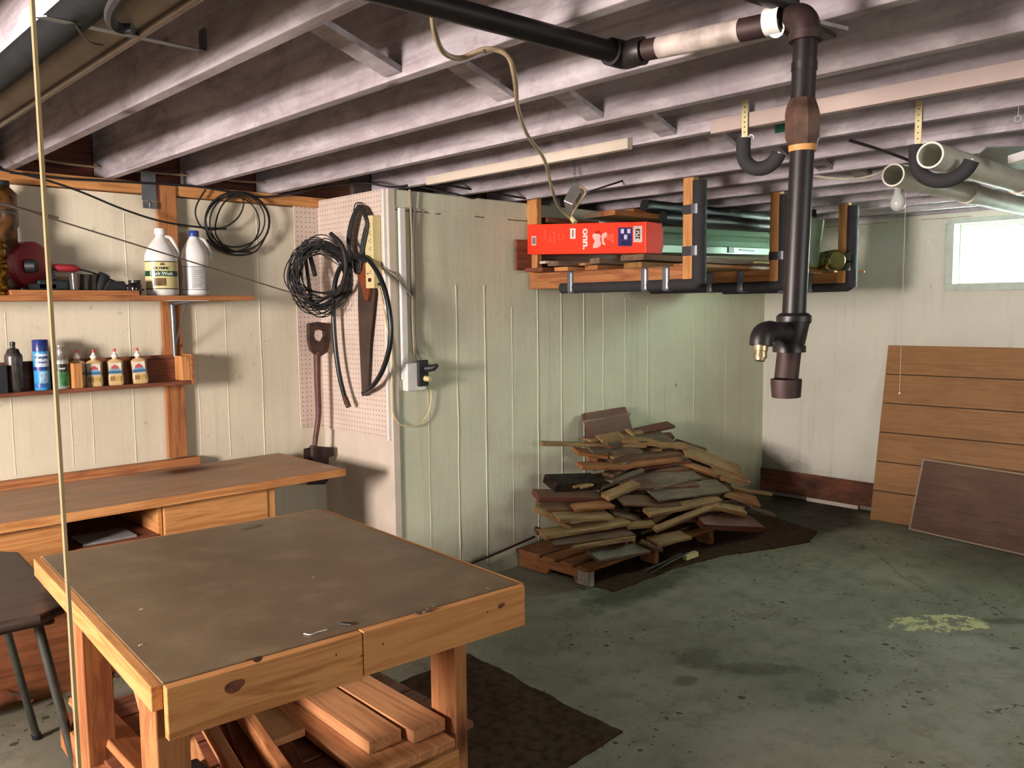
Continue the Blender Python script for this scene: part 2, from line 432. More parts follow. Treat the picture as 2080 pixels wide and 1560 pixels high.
# window wall, with the opening
WY0, WY1, WZ0, WZ1 = 1.12, 2.075, 1.625, 2.02
mb = MB()
mb.box((XC, YF - .2, 0), (XC + .22, YA + .2, WZ0)); mb.box((XC, YF - .2, WZ1), (XC + .22, YA + .2, 2.09))
mb.box((XC, WY1, WZ0), (XC + .22, YA + .2, WZ1)); mb.box((XC, YF - .2, WZ0), (XC + .22, WY0, WZ1))
struct('wall_right', mb, M_wallC)
M_wframe = plain('painted_window_frame', '#b9c4ba', .5, var=.08)
t = thing('window_1', (XC, (WY0 + WY1) / 2, WZ0), None, None); t['kind'] = 'structure'
mb = MB(); fw = .05
for (y0, y1, z0, z1) in ((WY0 - fw, WY1 + fw, WZ0 - fw, WZ0), (WY0 - fw, WY1 + fw, WZ1, WZ1 + .03), (WY0 - fw, WY0, WZ0, WZ1), (WY1, WY1 + fw, WZ0, WZ1)):
    mb.box((XC - .012, y0, z0), (XC, y1, z1))
mb.build('window_casing', M_wframe, t, bevel=.002)
mb = MB(); s = .028
for (y0, y1, z0, z1) in ((WY0, WY1, WZ0, WZ0 + s), (WY0, WY1, WZ1 - s, WZ1), (WY0, WY0 + s, WZ0 + s, WZ1 - s), (WY1 - s, WY1, WZ0 + s, WZ1 - s)):
    mb.box((XC + .10, y0, z0), (XC + .13, y1, z1))
mb.build('window_sash', M_wframe, t, bevel=.002)
tg = NT('window_glass'); tg.base((.95, 1, .98, 1)); tg.b.inputs['Transmission Weight'].default_value = 1; tg.b.inputs['IOR'].default_value = 1.02
gl = tg.pr(.02)
MB().box((XC + .112, WY0 + s, WZ0 + s), (XC + .117, WY1 - s, WZ1 - s)).build('window_pane', gl, t)
# unseen walls behind the camera (with the doorway light and an opening added for the front fill)
M_wallD = block_wall('painted_unseen_wall', '#c9bfa8', '#b8ae98')
LY0, LY1, LZ0, LZ1 = 1.48, 2.32, 1.20, 1.97
mb = MB()
mb.box((XL - .2, YF - .2, 0), (XL, LY0, 2.335)); mb.box((XL - .2, LY1, 0), (XL, YA + .2, 2.335)); mb.box((XL - .2, LY0, 0), (XL, LY1, LZ0)); mb.box((XL - .2, LY0, LZ1), (XL, LY1, 2.335))
struct('wall_left', mb, M_wallD)
FX0, FX1, FZ0, FZ1 = .5, 2.3, 1.4, 2.04
mb = MB()
mb.box((XL - .2, YF - .2, 0), (FX0, YF, 2.335)); mb.box((FX1, YF - .2, 0), (XC + .2, YF, 2.335)); mb.box((FX0, YF - .2, 0), (FX1, YF, FZ0)); mb.box((FX0, YF - .2, FZ1), (FX1, YF, 2.335))
struct('wall_front', mb, M_wallD)
# sill plates and rim boards
M_plate = oldpine('x')
struct('trim_2', MB().box((XL, YA - .03, 2.045), (2.52, YA + .2, 2.098)), pine('x'), bevel=.003)
struct('trim_3', MB().box((XL, YA + .14, 2.10), (XS + .3, YA + .2, 2.335)), wood('dark_rim_wood', '#4a2218', '#6d3a28', 'x', .5))
struct('trim_4', MB().box((XS, YB + .30, 2.085), (XC + .2, YB + .34, 2.335)), wood('grey_rim_wood', '#332b29', '#4a3f3c', 'x', .5))
struct('trim_5', MB().box((XC + .02, YF, 2.09), (XC + .2, YA, 2.335)), paint_joist())
# wall C foot: wood board + white strip
struct('baseboard_right', MB().box((XC - .022, 2.35, .03), (XC, YB, .205)), wood('brown_board_', '#5a3220', '#7b4a30', 'y', .4, dirt='#2a211b', dirtamt=.8), bevel=.003)
struct('trim_6', MB().box((XC - .034, 2.66, .0), (XC - .012, 3.06, .028)), M_white, bevel=.002)

# ------------------------------------------------------------------ floor joists
PJ = paint_joist()
jx = [.975 + .4035 * k for k in range(-8, 13)]
jo = 0
for k, x in enumerate(jx):
    kk = k - 8
    y1 = YA + .13 if x < XS - .02 else YB + .29
    o = MB().box((-.0195, 0, 0), (.0195, y1 - YF, .234)).build('floor_joist', PJ, None, bevel=.003, M=Matrix.Translation((x, YF, ZJ)))
    if kk == 0: lb = 'whitewashed floor joist carrying the galvanized strap end, second from the left over the shelves'
    elif kk == -1: lb = 'whitewashed floor joist half hidden behind the large black pipe at top left'
    elif kk < -1: lb = 'whitewashed floor joist, %s one to the left of the large black pipe' % ORD[-kk - 1]
    elif kk <= 3: lb = 'whitewashed floor joist, %s to the right of the galvanized strap' % ORD[kk - 1]
    elif kk == 4: lb = 'whitewashed floor joist with the painted boards fixed along its underside'
    elif kk == 6: lb = 'whitewashed floor joist holding the nearest uprights of the hanging lumber rack'
    elif kk == 8: lb = 'whitewashed floor joist holding the middle upright of the hanging lumber rack'
    elif kk == 10: lb = 'whitewashed floor joist holding the farthest upright of the lumber rack'
    elif kk == 12: lb = 'last whitewashed floor joist, right against the window wall'
    elif kk == 5: lb = 'whitewashed floor joist one bay past the painted underside boards'
    elif kk == 7: lb = 'whitewashed floor joist between the nearest and middle uprights of the lumber rack'
    elif kk == 9: lb = 'whitewashed floor joist between the middle and farthest uprights of the lumber rack'
    elif kk == 11: lb = 'second to last whitewashed floor joist before the window wall'
    tag(o, lb, 'joist', 'whitewashed floor joists overhead')
# slanted bridging strips between the joists
for k in range(0, 11):
    xa, xb = jx[k + 8] + .0195, jx[k + 9] - .0195
    M = frame((xa, 1.845, 2.225), (xb, 1.865, 2.118))
    L = ((xb - xa) ** 2 + .107 ** 2) ** .5
    o = MB().box((.002, -.034, -.009), (L - .002, .034, .009)).build('bridging_strip', PJ, None, M=M, bevel=.002)
    tag(o, 'slanted whitewashed bridging strip in the bay left of %s' % (
        ['the galvanized strap joist', 'the first joist right of the strap', 'the second joist right of the strap', 'the third joist right of the strap',
         'the joist with painted underside boards', 'the joist past the painted boards', 'the joist with the nearest rack uprights', 'the joist after those uprights', 'the joist with the middle rack upright',
         'the joist after the middle rack upright', 'the joist with the farthest rack upright', 'the second to last joist'][k + 1]), 'bridging', 'bridging strips between the joists')
# painted boards along the underside of one joist
xb = jx[12]
o = MB().box((-.050, 0, -.015), (-.0196, 1.22, .026)).build('painted_channel', M_white, None, bevel=.002, M=Matrix.Translation((xb, 2.03, ZJ)))
tag(o, 'long white painted channel fixed under a joist, above the block wall', 'board')
o = MB().box((-.050, 0, -.016), (-.0196, 2.55, .032)).build('painted_board', plain('pinkish_white_paint', '#b5a39c', .6, var=.08, scale=5), None, bevel=.002, M=Matrix.Translation((xb + .0, -.88, ZJ)))
tag(o, 'pale painted board running under a joist, behind the vertical black pipe', 'board')
o = MB().box((-.0018, -.035, 0), (0, .035, .03)).build('tape_patch', plain('green_tape', '#1f6b50', .45), None, M=Matrix.Translation(at(1592, 268, 0, jx[13] - .0205)))
tag(o, 'small green tape patch on a joist face beside the brass pipe union', 'tape')
# ------------------------------------------------------------------ shared materials
M_black = plain('black_rubber', '#1b1a1c', .65, var=.05)
M_foam = plain('black_foam_insulation', '#2b2b2e', .85, var=.1)
M_steel = plain('galvanized_steel', '#7d8488', .38, .8, var=.1)
M_iron = plain('black_iron', '#262223', .42, .3, var=.25, scale=10)
M_rust = plain('rusty_iron', '#3b2826', .6, .3, var=.25, scale=14)
M_duct = plain('silver_duct_tape', '#6c7077', .38, .25, var=.08)
M_cream = plain('cream_plastic', '#cfc28f', .45, var=.04)
M_whitep = plain('white_plastic', '#dcdcd8', .4, var=.04)
M_cable = plain('tan_cable_sheath', '#9c8a6c', .55, var=.1)
M_red = plain('red_plastic', '#8e2630', .45, var=.1)
M_orangecap = plain('red_orange_cap', '#c8392e', .4, var=.04)
M_dark = plain('dark_plastic', '#191a1e', .5, var=.1)
M_blackmetal = plain('dark_painted_steel', '#3a3733', .4, .5, var=.15)
M_brass = plain('aged_brass', '#5c4234', .55, .35, var=.3, scale=30)

# ------------------------------------------------------------------ workbench along the shelf wall
BZ = .75
t = thing('workbench', (1.0, 3.7, 0), 'long narrow wooden workbench against the shelf wall, with plywood drawer fronts', 'workbench')
dusty = lambda a: wood('dusty_plywood_', '#967358', '#ae8c6e', a, .15, dirt='#8b7a6a', dirtamt=.8)
MB().box((-1.2, 3.40, BZ - .032), (2.14, 4.03, BZ)).build('benchtop', dusty('x'), t, bevel=.002)
MB().box((-1.2, 3.392, BZ - .034), (2.142, 3.401, BZ + .001)).build('edge_strip', pine('x'), t, bevel=.001)
MB().box((-1.2, 4.03, BZ - .03), (1.72, 4.085, BZ + .035)).build('back_rail', oldpine('x'), t, bevel=.003)
MB().box((-1.2, 3.425, .42), (.93, 3.445, BZ - .034)).build('drawer_front', pine('x'), t, bevel=.002)
MB().box((1.30, 3.425, .46), (1.755, 3.445, BZ - .034)).build('drawer_front', pine('x'), t, bevel=.002)
MB().box((1.28, 3.445, .46), (1.298, 4.0, BZ - .034)).build('divider_panel', pine('y'), t, bevel=.002)
MB().box((1.755, 3.43, 0), (1.795, 3.47, BZ - .034)).build('leg', pine('z'), t, bevel=.003)
MB().box((1.755, 3.95, 0), (1.795, 4.0, BZ - .034)).build('leg', pine('z'), t, bevel=.003)
MB().box((.90, 3.44, .58), (1.28, 3.98, .595)).build('shelf_board', redwood('x'), t, bevel=.002)
MB().box((-1.2, 3.56, .0), (1.30, 3.58, .56)).build('kick_panel', wood('brown_plywood_', '#6e3f25', '#8c5634', 'x', .3, dirt='#4b2d1e', dirtamt=.6), t, bevel=.002)
MB().box((1.0, 3.46, .596), (1.2, 3.62, .604)).build('papers', plain('grey_paper', '#8d8d8c', .7), t)
o = MB().box((1.15, 3.46, .61), (1.27, 3.52, .66)).build('blue_box', plain('blue_card', '#1f3f8c', .5), None, origin=(1.2, 3.5, .61)) if False else None

# ------------------------------------------------------------------ wall post and shelves
o = plank('wall_post', (1.625, YA - .028, 2.09), (1.622, YA - .028, .79), .092, .022, oldpine('x'), up=(0, -1, 0))
tag(o, 'upright orange-brown board on the wall, running behind both shelves down to the bench', 'post')
t = thing('wall_shelf', (1.0, 3.95, 1.545), 'upper wooden wall shelf holding the two white jugs', 'shelf')
MB().box((-.9, 3.82, 1.545), (1.93, YA - .04, 1.568)).build('shelf_board', oldpine('x'), t, bevel=.002)
mb = MB(); cx_ = 1.625
mb.tube([(cx_, YA - .042, 1.545), (cx_, YA - .046, 1.28)], [.014, .008], 10)
mb.tube([(cx_, YA - .045, 1.538), (cx_, 3.86, 1.540)], [.014, .007], 10)
mb.tube([(cx_, YA - .05, 1.32), (cx_, 3.90, 1.53)], [.004, .004], 6)
mb.build('bracket', M_steel, t, smooth=True)
MB().box((1.52, 3.815, 1.5435), (1.70, 3.90, 1.5455)).build('bracket_plate', M_whitep, t)
t = thing('box_shelf', (1.0, 4.0, 1.155), 'lower wall shelf built like a shallow open box, holding cans and glue bottles', 'shelf')
MB().box((-.9, 3.955, 1.150), (1.66, YA - .045, 1.168)).build('shelf_board', redwood('x'), t, bevel=.002)
MB().box((-.9, YA - .043, 1.150), (1.66, YA - .03, 1.290)).build('back_board', redwood('x'), t, bevel=.002)
MB().box((1.66, 3.955, 1.150), (1.675, YA - .03, 1.293)).build('end_board', oldpine('y'), t, bevel=.002)
MB().box((1.622, 3.965, 1.169), (1.659, YA - .045, 1.285)).build('end_block', pine('z'), t, bevel=.002)
o = MB().box((-.019, -.055, 0), (.019, .055, .108)).build('wood_block', pine('z'), None, bevel=.002, M=Matrix.Translation((1.155, 4.01, 1.168)) @ Matrix.Rotation(.12, 4, 'Z'))
tag(o, 'upright wooden divider block on the box shelf, beside the half-hidden glue bottle', 'block')
# loose plate hanging from the top plate
mb = MB(); mb.box((1.505, YA - .05, 2.01), (1.572, YA - .047, 2.14)); mb.tube([(1.538, YA - .049, 2.01), (1.538, YA - .056, 2.0), (1.54, YA - .049, 1.975)], .004, 6); mb.box((1.508, YA - .052, 1.975), (1.573, YA - .046, 2.008))
tag(mb.build('metal_plate', M_steel, None, origin=(1.54, YA - .05, 1.98), bevel=.002), 'grey sheet metal plate hanging at the top of the wall post', 'plate')

# ------------------------------------------------------------------ bottles and jugs on the shelves
def jug(loc, sc, label, capm, kind):
    x, y, z = loc
    t = thing('plastic_jug', loc, label, 'jug', 'white gallon jugs on the upper shelf')
    mb = MB()
    if kind == 0: prof = [(.0, 0), (.066, 0), (.073, .008), (.073, .175), (.070, .19), (.055, .222), (.033, .252), (.021, .268), (.019, .285)]
    else: prof = [(.0, 0), (.055, 0), (.062, .008), (.060, .06), (.055, .10), (.060, .155), (.064, .18), (.056, .215), (.036, .25), (.021, .272), (.018, .285)]
    mb.lathe(loc, prof, 28, sx=1, sy=.80 if kind == 0 else .9); mb.build('body', M_whitep, t, smooth=True)
    MB().lathe((x, y, z + .278), [(0, 0), (.023, 0), (.024, .004), (.024, .024), (.021, .028), (0, .028)], 20).build('cap', capm, t, smooth=True)
    d = V((.93, -.25, 0)).normalized() if kind == 0 else V((.95, -.2, 0)).normalized()
    pts = smoothpath([V(loc) + d * a + V((0, 0, h)) for a, h in ((.018, .268), (.042, .266), (.060, .235), (.072, .20), (.066, .172))], 5)
    MB().tube(pts, .0085, 8).build('handle', M_whitep, t, smooth=True)
    return t
def wrap(mb, loc, r, sy, z0, z1, a0, a1, n=14, off=.0012):
    """curved label patch round an upright bottle; angles measured towards the room"""
    x, y, z = loc; pts = []
    for i in range(n + 1):
        a = a0 + (a1 - a0) * i / n
        pts.append((x + (r + off) * math.cos(a), y + (r * sy + off) * math.sin(a)))
    for p, q in zip(pts[:-1], pts[1:]): mb.quad((p[0], p[1], z + z0), (q[0], q[1], z + z0), (q[0], q[1], z + z1), (p[0], p[1], z + z1))
    return mb
J1 = (1.535, 3.935, 1.568); J2 = (1.700, 3.955, 1.568)
FA = math.atan2(-3.9, -1.5)                      # angle towards the room's middle
t = jug(J1, 1, 'white gallon jug with a green and cream label, white cap, on the upper shelf', M_whitep, 0)
LS = wrap(MB(), J1, .073, .80, .028, .155, FA - 1.25, FA + 1.25).build('label_sheet', plain('cream_label', '#cfc890', .3, var=.05), t)
wrap(MB(), J1, .073, .80, .088, .112, FA - 1.25, FA + 1.25, off=.0018).build('green_band', plain('green_label', '#15452c', .3, var=.04), LS)
wrap(MB(), J1, .073, .80, .152, .156, FA - 1.25, FA + 1.25, off=.0018).build('black_line', M_dark, t)
wrap(MB(), J1, .073, .80, .030, .034, FA - 1.25, FA + 1.25, off=.0018).build('black_line', M_dark, t)
wrap(MB(), J1, .073, .80, .045, .080, FA - .45, FA + .30, off=.0018).build('picture', plain('brown_print', '#7a5a35', .4, var=.3), LS)
nx = V((math.cos(FA), math.sin(FA), 0)); tx = V((-nx.y, nx.x, 0)); 
cz = V(J1) + nx * .067
curved_text('Deck Wash', .021, M_whitep, J1, .073, .80, FA + .05, .0935, LS)
curved_text('OLYMPIC', .016, M_dark, J1, .073, .80, FA + .05, .119, LS)
k = V(J1) + nx * .068 + V((0, 0, .137))
MB().prism([(-.007, 0), (.007, 0), (0, .014)], frame(k, k + tx, nx), .001).build('emblem', plain('brown_emblem', '#5b2c22', .4), LS)
t = jug(J2, 1, 'white jug with a blue cap and a plain pale grey label, on the upper shelf', plain('blue_cap', '#25408f', .4), 1)
LS2 = wrap(MB(), J2, .059, .9, .035, .135, FA - .9, FA + 1.2, off=.003).build('label_sheet', plain('pale_label', '#b9bcbc', .3, var=.1), t)
wrap(MB(), J2, .059, .9, .135, .1375, FA - 1.3, FA + 1.3, off=.004).build('label_line', M_dark, t)
wrap(MB(), J2, .059, .9, .028, .0305, FA - 1.3, FA + 1.3, off=.004).build('label_line', M_dark, t)
mb = MB()
for i in range(9): wrap(mb, J2, .059, .9, .045 + i * .009, .047 + i * .009, FA - .1, FA + .45 + .12 * (i % 3), 6, off=.0036)
mb.build('small_print', plain('grey_print', '#75777a', .5), LS2)

def spray_can(x, y, z, r, h, caph, m_body, m_cap, label, kind):
    t = thing('spray_can', (x, y, z), label, 'spray can', 'aerosol cans on the box shelf')
    MB().lathe((x, y, z), [(0, 0), (r * .93, 0), (r, .004), (r, h - .018), (r * .96, h - .01), (r * .7, h), (0, h)], 24).build('body', m_body, t, smooth=True)
    if kind == 'cap': MB().lathe((x, y, z + h - .012), [(0, 0), (r * 1.0, 0), (r * 1.0, caph), (r * .9, caph + .004), (0, caph + .004)], 24).build('cap', m_cap, t, smooth=True)
    if kind == 'nozzle': MB().lathe((x, y, z + h - .004), [(0, 0), (r * .8, 0), (r * .62, .018), (.010, .022), (.009, .034), (.011, .036), (.010, .048), (0, .05)], 20).build('cap', m_cap, t, smooth=True)
    if kind == 'narrow': MB().lathe((x, y, z + h - .008), [(0, 0), (r * .96, 0), (r * .62, .02), (r * .60, .05), (r * .68, .054), (r * .66, .06), (0, .06)], 24).build('cap', m_cap, t, smooth=True)
    return t
LZ = 1.168
spray_can(.925, 3.995, LZ, .034, .165, .03, plain('grey_can_paint', '#54504c', .35, .5, var=.35, scale=25), M_blackmetal, 'dull grey metal spray can with a bare nozzle, leftmost can on the box shelf', 'nozzle')
c = (1.030, 4.0, LZ)
t = spray_can(*c, .031, .178, .045, plain('sky_blue_can', '#3f93c9', .3, .1, var=.05), plain('navy_cap', '#1c2c74', .35), 'tall light blue spray can with a navy cap, on the box shelf', 'cap')
LS3 = wrap(MB(), c, .031, 1, .10, .155, FA - .6, FA + 1.1).build('white_cloud_label', plain('pale_blue_print', '#b9cfe2', .4, var=.1), t)
wrap(MB(), c, .031, 1, .085, .10, FA - 1.4, FA + 1.4).build('navy_band', plain('navy_print', '#23307f', .4), t)
wrap(MB(), c, .031, 1, .03, .08, FA - .2, FA + .9).build('pale_picture', plain('pale_print', '#8fb9d4', .4, var=.4, scale=40), t)
wrap(MB(), c, .031, 1, .012, .03, FA - 1.2, FA + 1.2).build('blue_band', plain('mid_blue_print', '#2d62ad', .4, var=.2), t)
kk = V(c) + nx * .0335
curved_text('Carpet', .017, plain('navy_ink', '#1b2468', .4), c, .031, 1, FA + .2, .136, LS3)
curved_text('Cleaner', .012, plain('purple_ink', '#5a3d80', .4), c, .031, 1, FA + .2, .116, LS3)
c = (1.108, 4.0, LZ)
t = spray_can(*c, .030, .135, .03, plain('silver_can_paint', '#aeb2ab', .3, .4, var=.1), plain('silver_cap_paint', '#a9a69e', .3, .7), 'silver and green spray can with a narrow silver cap, on the box shelf', 'narrow')
wrap(MB(), c, .030, 1, .012, .075, FA - 1.5, FA + 1.5).build('green_wrap', plain('green_can_label', '#2f7a3f', .4, var=.35, scale=40), t)
LS4 = wrap(MB(), c, .030, 1, .075, .108, FA - .8, FA + 1.2).build('black_oval', plain('black_ink', '#20231f', .4), t)
kk = V(c) + nx * .0325
curved_text('enor', .014, M_whitep, c, .030, 1, FA + .15, .085, LS4)

M_glue = plain('tan_wood_glue', '#b39a6c', .35, var=.06)
def glue(x, y, lean, label):
    t = thing('glue_bottle', (x, y, LZ), label, 'glue bottle', 'wood glue bottles on the box shelf')
    R_ = Matrix.Rotation(FA + PI / 2, 3, 'Z') @ Matrix.Rotation(lean, 3, 'Y')
    w_, d_ = .034, .017; o = V((x, y, LZ)); mb = MB()
    lv = [(.92, 0), (1, .006), (1.0, .03), (.93, .06), (1.0, .095), (.97, .106), (.7, .114), (.36, .118), (.34, .128)]
    n = 24; k0 = 0
    for (s_, h) in lv:
        e = .55 if h < .11 else 1
        for j in range(n):
            a = 2 * PI * j / n; c_, s2 = math.cos(a), math.sin(a)
            px = math.copysign(abs(c_) ** e, c_) * w_ * s_; py = math.copysign(abs(s2) ** e, s2) * d_ * (s_ if h < .11 else max(s_, .7))
            mb.v.append(o + R_ @ V((px, py, h)))
    for i in range(len(lv) - 1):
        for j in range(n):
            j2 = (j + 1) % n; mb.f.append((i * n + j, i * n + j2, (i + 1) * n + j2, (i + 1) * n + j))
    mb.f.append(tuple(reversed(range(n)))); mb.f.append(tuple((len(lv) - 1) * n + j for j in range(n)))
    mb.build('body', M_glue, t, smooth=True)
    MB().lathe(o + R_ @ V((0, 0, .126)), [(0, 0), (.014, 0), (.014, .010), (.007, .016), (.004, .032), (0, .032)], 16, axis=R_).build('spout', M_whitep, t, smooth=True)
    MB().lathe(o + R_ @ V((0, 0, .150)), [(0, 0), (.0055, 0), (.0065, .012), (.006, .014), (0, .014)], 12, axis=R_).build('tip', M_orangecap, t, smooth=True)
    def patch(x0, x1, z0, z1, m, nm, dy=.0022):
        q = MB(); 
        q.quad(*[o + R_ @ V((a, -d_ - dy, b)) for a, b in ((x0, z0), (x1, z0), (x1, z1), (x0, z1))]); return q.build(nm, m, t)
    patch(-.026, .026, .05, .100, plain('white_glue_label', '#c9c2b4', .4), 'label_sheet')
    patch(-.027, .027, .052, .066, plain('blue_glue_print', '#2d6084', .4), 'blue_band', .0026)
    patch(-.022, .022, .066, .074, plain('pale_blue_glue_print', '#6f93ad', .4), 'pale_band', .0026)
    q = MB(); q.quad(*[o + R_ @ V((a, -d_ - .0028, b)) for a, b in ((-.016, .074), (.016, .074), (.016, .082), (0, .094), (-.016, .082))]); q.build('red_emblem', plain('red_glue_print', '#a3474e', .4), t)
    patch(-.022, -.004, .020, .040, plain('brown_glue_print', '#84603a', .4), 'picture')
    patch(.002, .022, .020, .040, plain('amber_glue_print', '#a68a3f', .4), 'picture')
    return t
def lowx(px, y=4.0): return at(px, 745, 1, y).x
glue(lowx(158, 4.025), 4.03, 0, 'glue bottle mostly hidden behind the upright wooden block, only its red tip showing')
glue(lowx(191, 4.0), 4.0, 0, 'tan wood glue bottle just right of the upright wooden block')
glue(lowx(234, 4.0), 4.0, 0, 'tan wood glue bottle in the middle of the three in full view')
glue(lowx(285, 4.0), 4.0, -.07, 'tan wood glue bottle leaning slightly, nearest the shelf end')
tag(MB().box((-.06, -.05, 0), (.06, .05, .115)).build('dark_box', M_dark, None, bevel=.003, M=Matrix.Translation((.83, 4.0, LZ))), 'black box at the left edge of the box shelf, beside the grey can', 'box')

# tools and jars on the upper shelf
UZ = 1.568
def ux(px, y=3.93): return at(px, 590, 1, y).x
o = MB().box((-.26, -.055, 0), (.24, .055, .022)).build('loose_board', oldpine('x'), None, bevel=.002, M=Matrix.Translation((1.155, 3.89, UZ)))
tag(o, 'short loose board lying on the upper shelf under the dark tools', 'board')
ZB = UZ + .022
# drain auger: red drum, handle and cable
dx = ux(62, 3.98)
t = thing('drain_auger', (dx, 3.98, ZB), 'red drum drain auger with a red handle and black cable, on the upper shelf', 'drain auger')
A = Matrix.Rotation(PI / 2, 3, 'X') @ Matrix.Rotation(.5, 3, 'Y')
MB().lathe((dx, 4.0, ZB + .105), [(0, -.03), (.03, -.035), (.085, -.03), (.1, -.012), (.1, .03), (.085, .04), (0, .04)], 32, axis=Matrix.Rotation(.55, 3, 'Z') @ Matrix.Rotation(PI / 2, 3, 'X')).build('drum', M_red, t, smooth=True)
MB().tube([(dx - .02, 3.93, ZB + .10), (dx + .01, 3.91, ZB + .10)], [.03, .026], 16).build('hub', M_dark, t, smooth=True)
MB().tube([(dx + .085, 3.96, ZB + .10), (dx + .10, 3.955, ZB + .098), (dx + .17, 3.95, ZB + .096), (dx + .185, 3.95, ZB + .092)], [.012, .016, .016, .008], 12).build('handle', M_red, t, smooth=True)
MB().tube(smoothpath([(dx + .185, 3.95, ZB + .092), (dx + .25, 3.95, ZB + .075), (dx + .36, 3.95, ZB + .03), (dx + .455, 3.95, ZB + .005)], 4), .0045, 8).build('cable', M_black, t, smooth=True)
MB().box((dx - .02, 3.93, ZB), (dx + .09, 4.03, ZB + .03)).build('base', M_dark, t, bevel=.004)
M_gl = plain('smoky_glass', '#4c4844', .12, 0, .8, var=.2)
for i, px in enumerate((152, 170, 186)):
    x = ux(px, 3.9 + .02 * i)
    o = MB().lathe((x, 3.89 + .02 * i, ZB), [(0, 0), (.019, 0), (.024, .07), (.022, .07), (.018, .004), (0, .004)], 20).build('glass_tumbler', M_gl, None, origin=(x, 3.89 + .02 * i, ZB), smooth=True)
    tag(o, ('smoky glass tumbler, leftmost of the three on the loose board', 'smoky glass tumbler in the middle of the three on the loose board', 'smoky glass tumbler next to the black power tool')[i], 'tumbler', 'glass tumblers on the upper shelf')
x = ux(216)
t = thing('power_tool', (x, 3.93, ZB), 'black handheld power tool lying on the upper shelf left of the jugs', 'power tool')
mb = MB(); mb.tube([(x - .03, 3.94, ZB + .0), (x - .012, 3.94, ZB + .05), (x + .0, 3.94, ZB + .072)], [.028, .03, .024], 14); mb.build('motor_housing', M_dark, t, smooth=True)
mb = MB(); mb.prism([(-.02, 0), (.085, 0), (.072, .042), (0, .042)], frame((x - .0, 3.955, ZB), (x + .1, 3.955, ZB), (0, -1, 0)), .05); mb.build('grip', M_dark, t, bevel=.006)
x = ux(125)
t = thing('tool_case', (x, 3.97, ZB), 'low dark green case on the loose board beneath the auger handle', 'case')
MB().box((x - .09, 3.93, ZB), (x + .05, 4.02, ZB + .045)).build('body', plain('dark_green_plastic', '#15211f', .5), t, bevel=.008)
MB().prism([(-.012, 0), (.03, 0), (0, .06)], frame((x - .04, 3.95, ZB + .045), (x, 3.95, ZB + .045), (0, -1, 0)), .02).build('clip', M_dark, t, bevel=.003)
x = at(278, 595, 1, 3.86).x
t = thing('small_jar', (x, 3.88, UZ), 'small dark glass jar with pale contents, standing left of the cream-labelled jug', 'jar')
MB().lathe((x, 3.88, UZ), [(0, 0), (.020, 0), (.027, .012), (.028, .05), (.024, .056), (0, .056)], 20).build('body', plain('dark_jar_glass', '#2a2320', .12, 0, .8, var=.5, scale=40), t, smooth=True)
MB().lathe((x, 3.88, UZ + .056), [(0, 0), (.025, 0), (.025, .012), (0, .012)], 20).build('lid', M_blackmetal, t, smooth=True)
# golden foil in a tall jar at the frame's left edge
x = at(-8, 590, 1, 3.9).x
t = thing('tall_jar', (x, 3.9, UZ), 'tall jar of crinkled gold foil at the left end of the upper shelf', 'jar')
M_foil = plain('gold_foil', '#b08a2c', .25, .8, var=.45, scale=70)
mb = MB(); prof = []
for i in range(30): prof.append((.045 + .004 * math.sin(i * 2.3) + .003 * math.sin(i * 5.1), .004 + i * .0075))
mb.lathe((x, 3.9, UZ), [(0, 0)] + prof + [(0, .23)], 24).build('foil_fill', M_foil, t, smooth=True)
x2 = at(14, 590, 1, 4.0).x
t = thing('brown_bottle', (x2, 4.0, UZ), 'tall brown bottle behind the gold foil jar on the upper shelf', 'bottle')
MB().lathe((x2, 4.0, UZ), [(0, 0), (.05, 0), (.052, .01), (.052, .28), (.058, .29), (.058, .42), (.03, .45), (0, .45)], 24, sy=.8).build('body', plain('brown_bottle_glass', '#5a3a18', .3, 0, .6, var=.5, scale=30), t, smooth=True)
MB().lathe((x2, 4.0, UZ + .45), [(0, 0), (.034, 0), (.034, .02), (0, .02)], 20).build('cap', M_dark, t, smooth=True)

# ------------------------------------------------------------------ cables, rods on the shelf wall
def wire(name, pts, r, mat, label, cat, k=6, closed=False, group=None, raw=False):
    p = pts if raw else smoothpath(pts, k, closed)
    o = MB().tube(p, r, 8, closed=closed).build(name, mat, None, origin=p[0], smooth=True); return tag(o, label, cat, group)
Yc = 4.045
P = lambda x, y, Y=Yc: at(x, y, 1, Y)
t = thing('cable_coil', P(480, 395), 'loose black cable coil hanging high on the shelf wall, its slack running left', 'cable')
cen = P(478, 450); loops = []
ex = [(75, 62, 5, 0), (68, 60, -4, .2), (62, 64, -8, 3), (50, 58, 8, -2)]
mb = MB()
for i, (cx0, cy0, rx, ry) in enumerate(((472, 455, 55, 58), (482, 450, 66, 62), (486, 452, 60, 60), (478, 447, 60, 56))):
    pts = [at(cx0 + rx * math.cos(a), cy0 + ry * math.sin(a) * .98, 1, Yc - .008 * i - .01 * math.sin(a * 2 + i)) for a in [2 * PI * j / 36 for j in range(36)]]
    mb.tube(pts, .0042, 6, closed=True)
mb.tube(smoothpath([P(418, 385), P(400, 415), P(398, 440), P(415, 465), P(455, 462), P(485, 440), P(495, 410), P(480, 398), P(455, 412), P(440, 445), P(440, 480), P(470, 508), P(510, 512)], 5), .0042, 6)
mb.tube(smoothpath([P(420, 487), P(440, 505), P(480, 518), P(520, 510), P(545, 470)], 5), .0042, 6)
mb.build('coil', M_black, t, smooth=True)
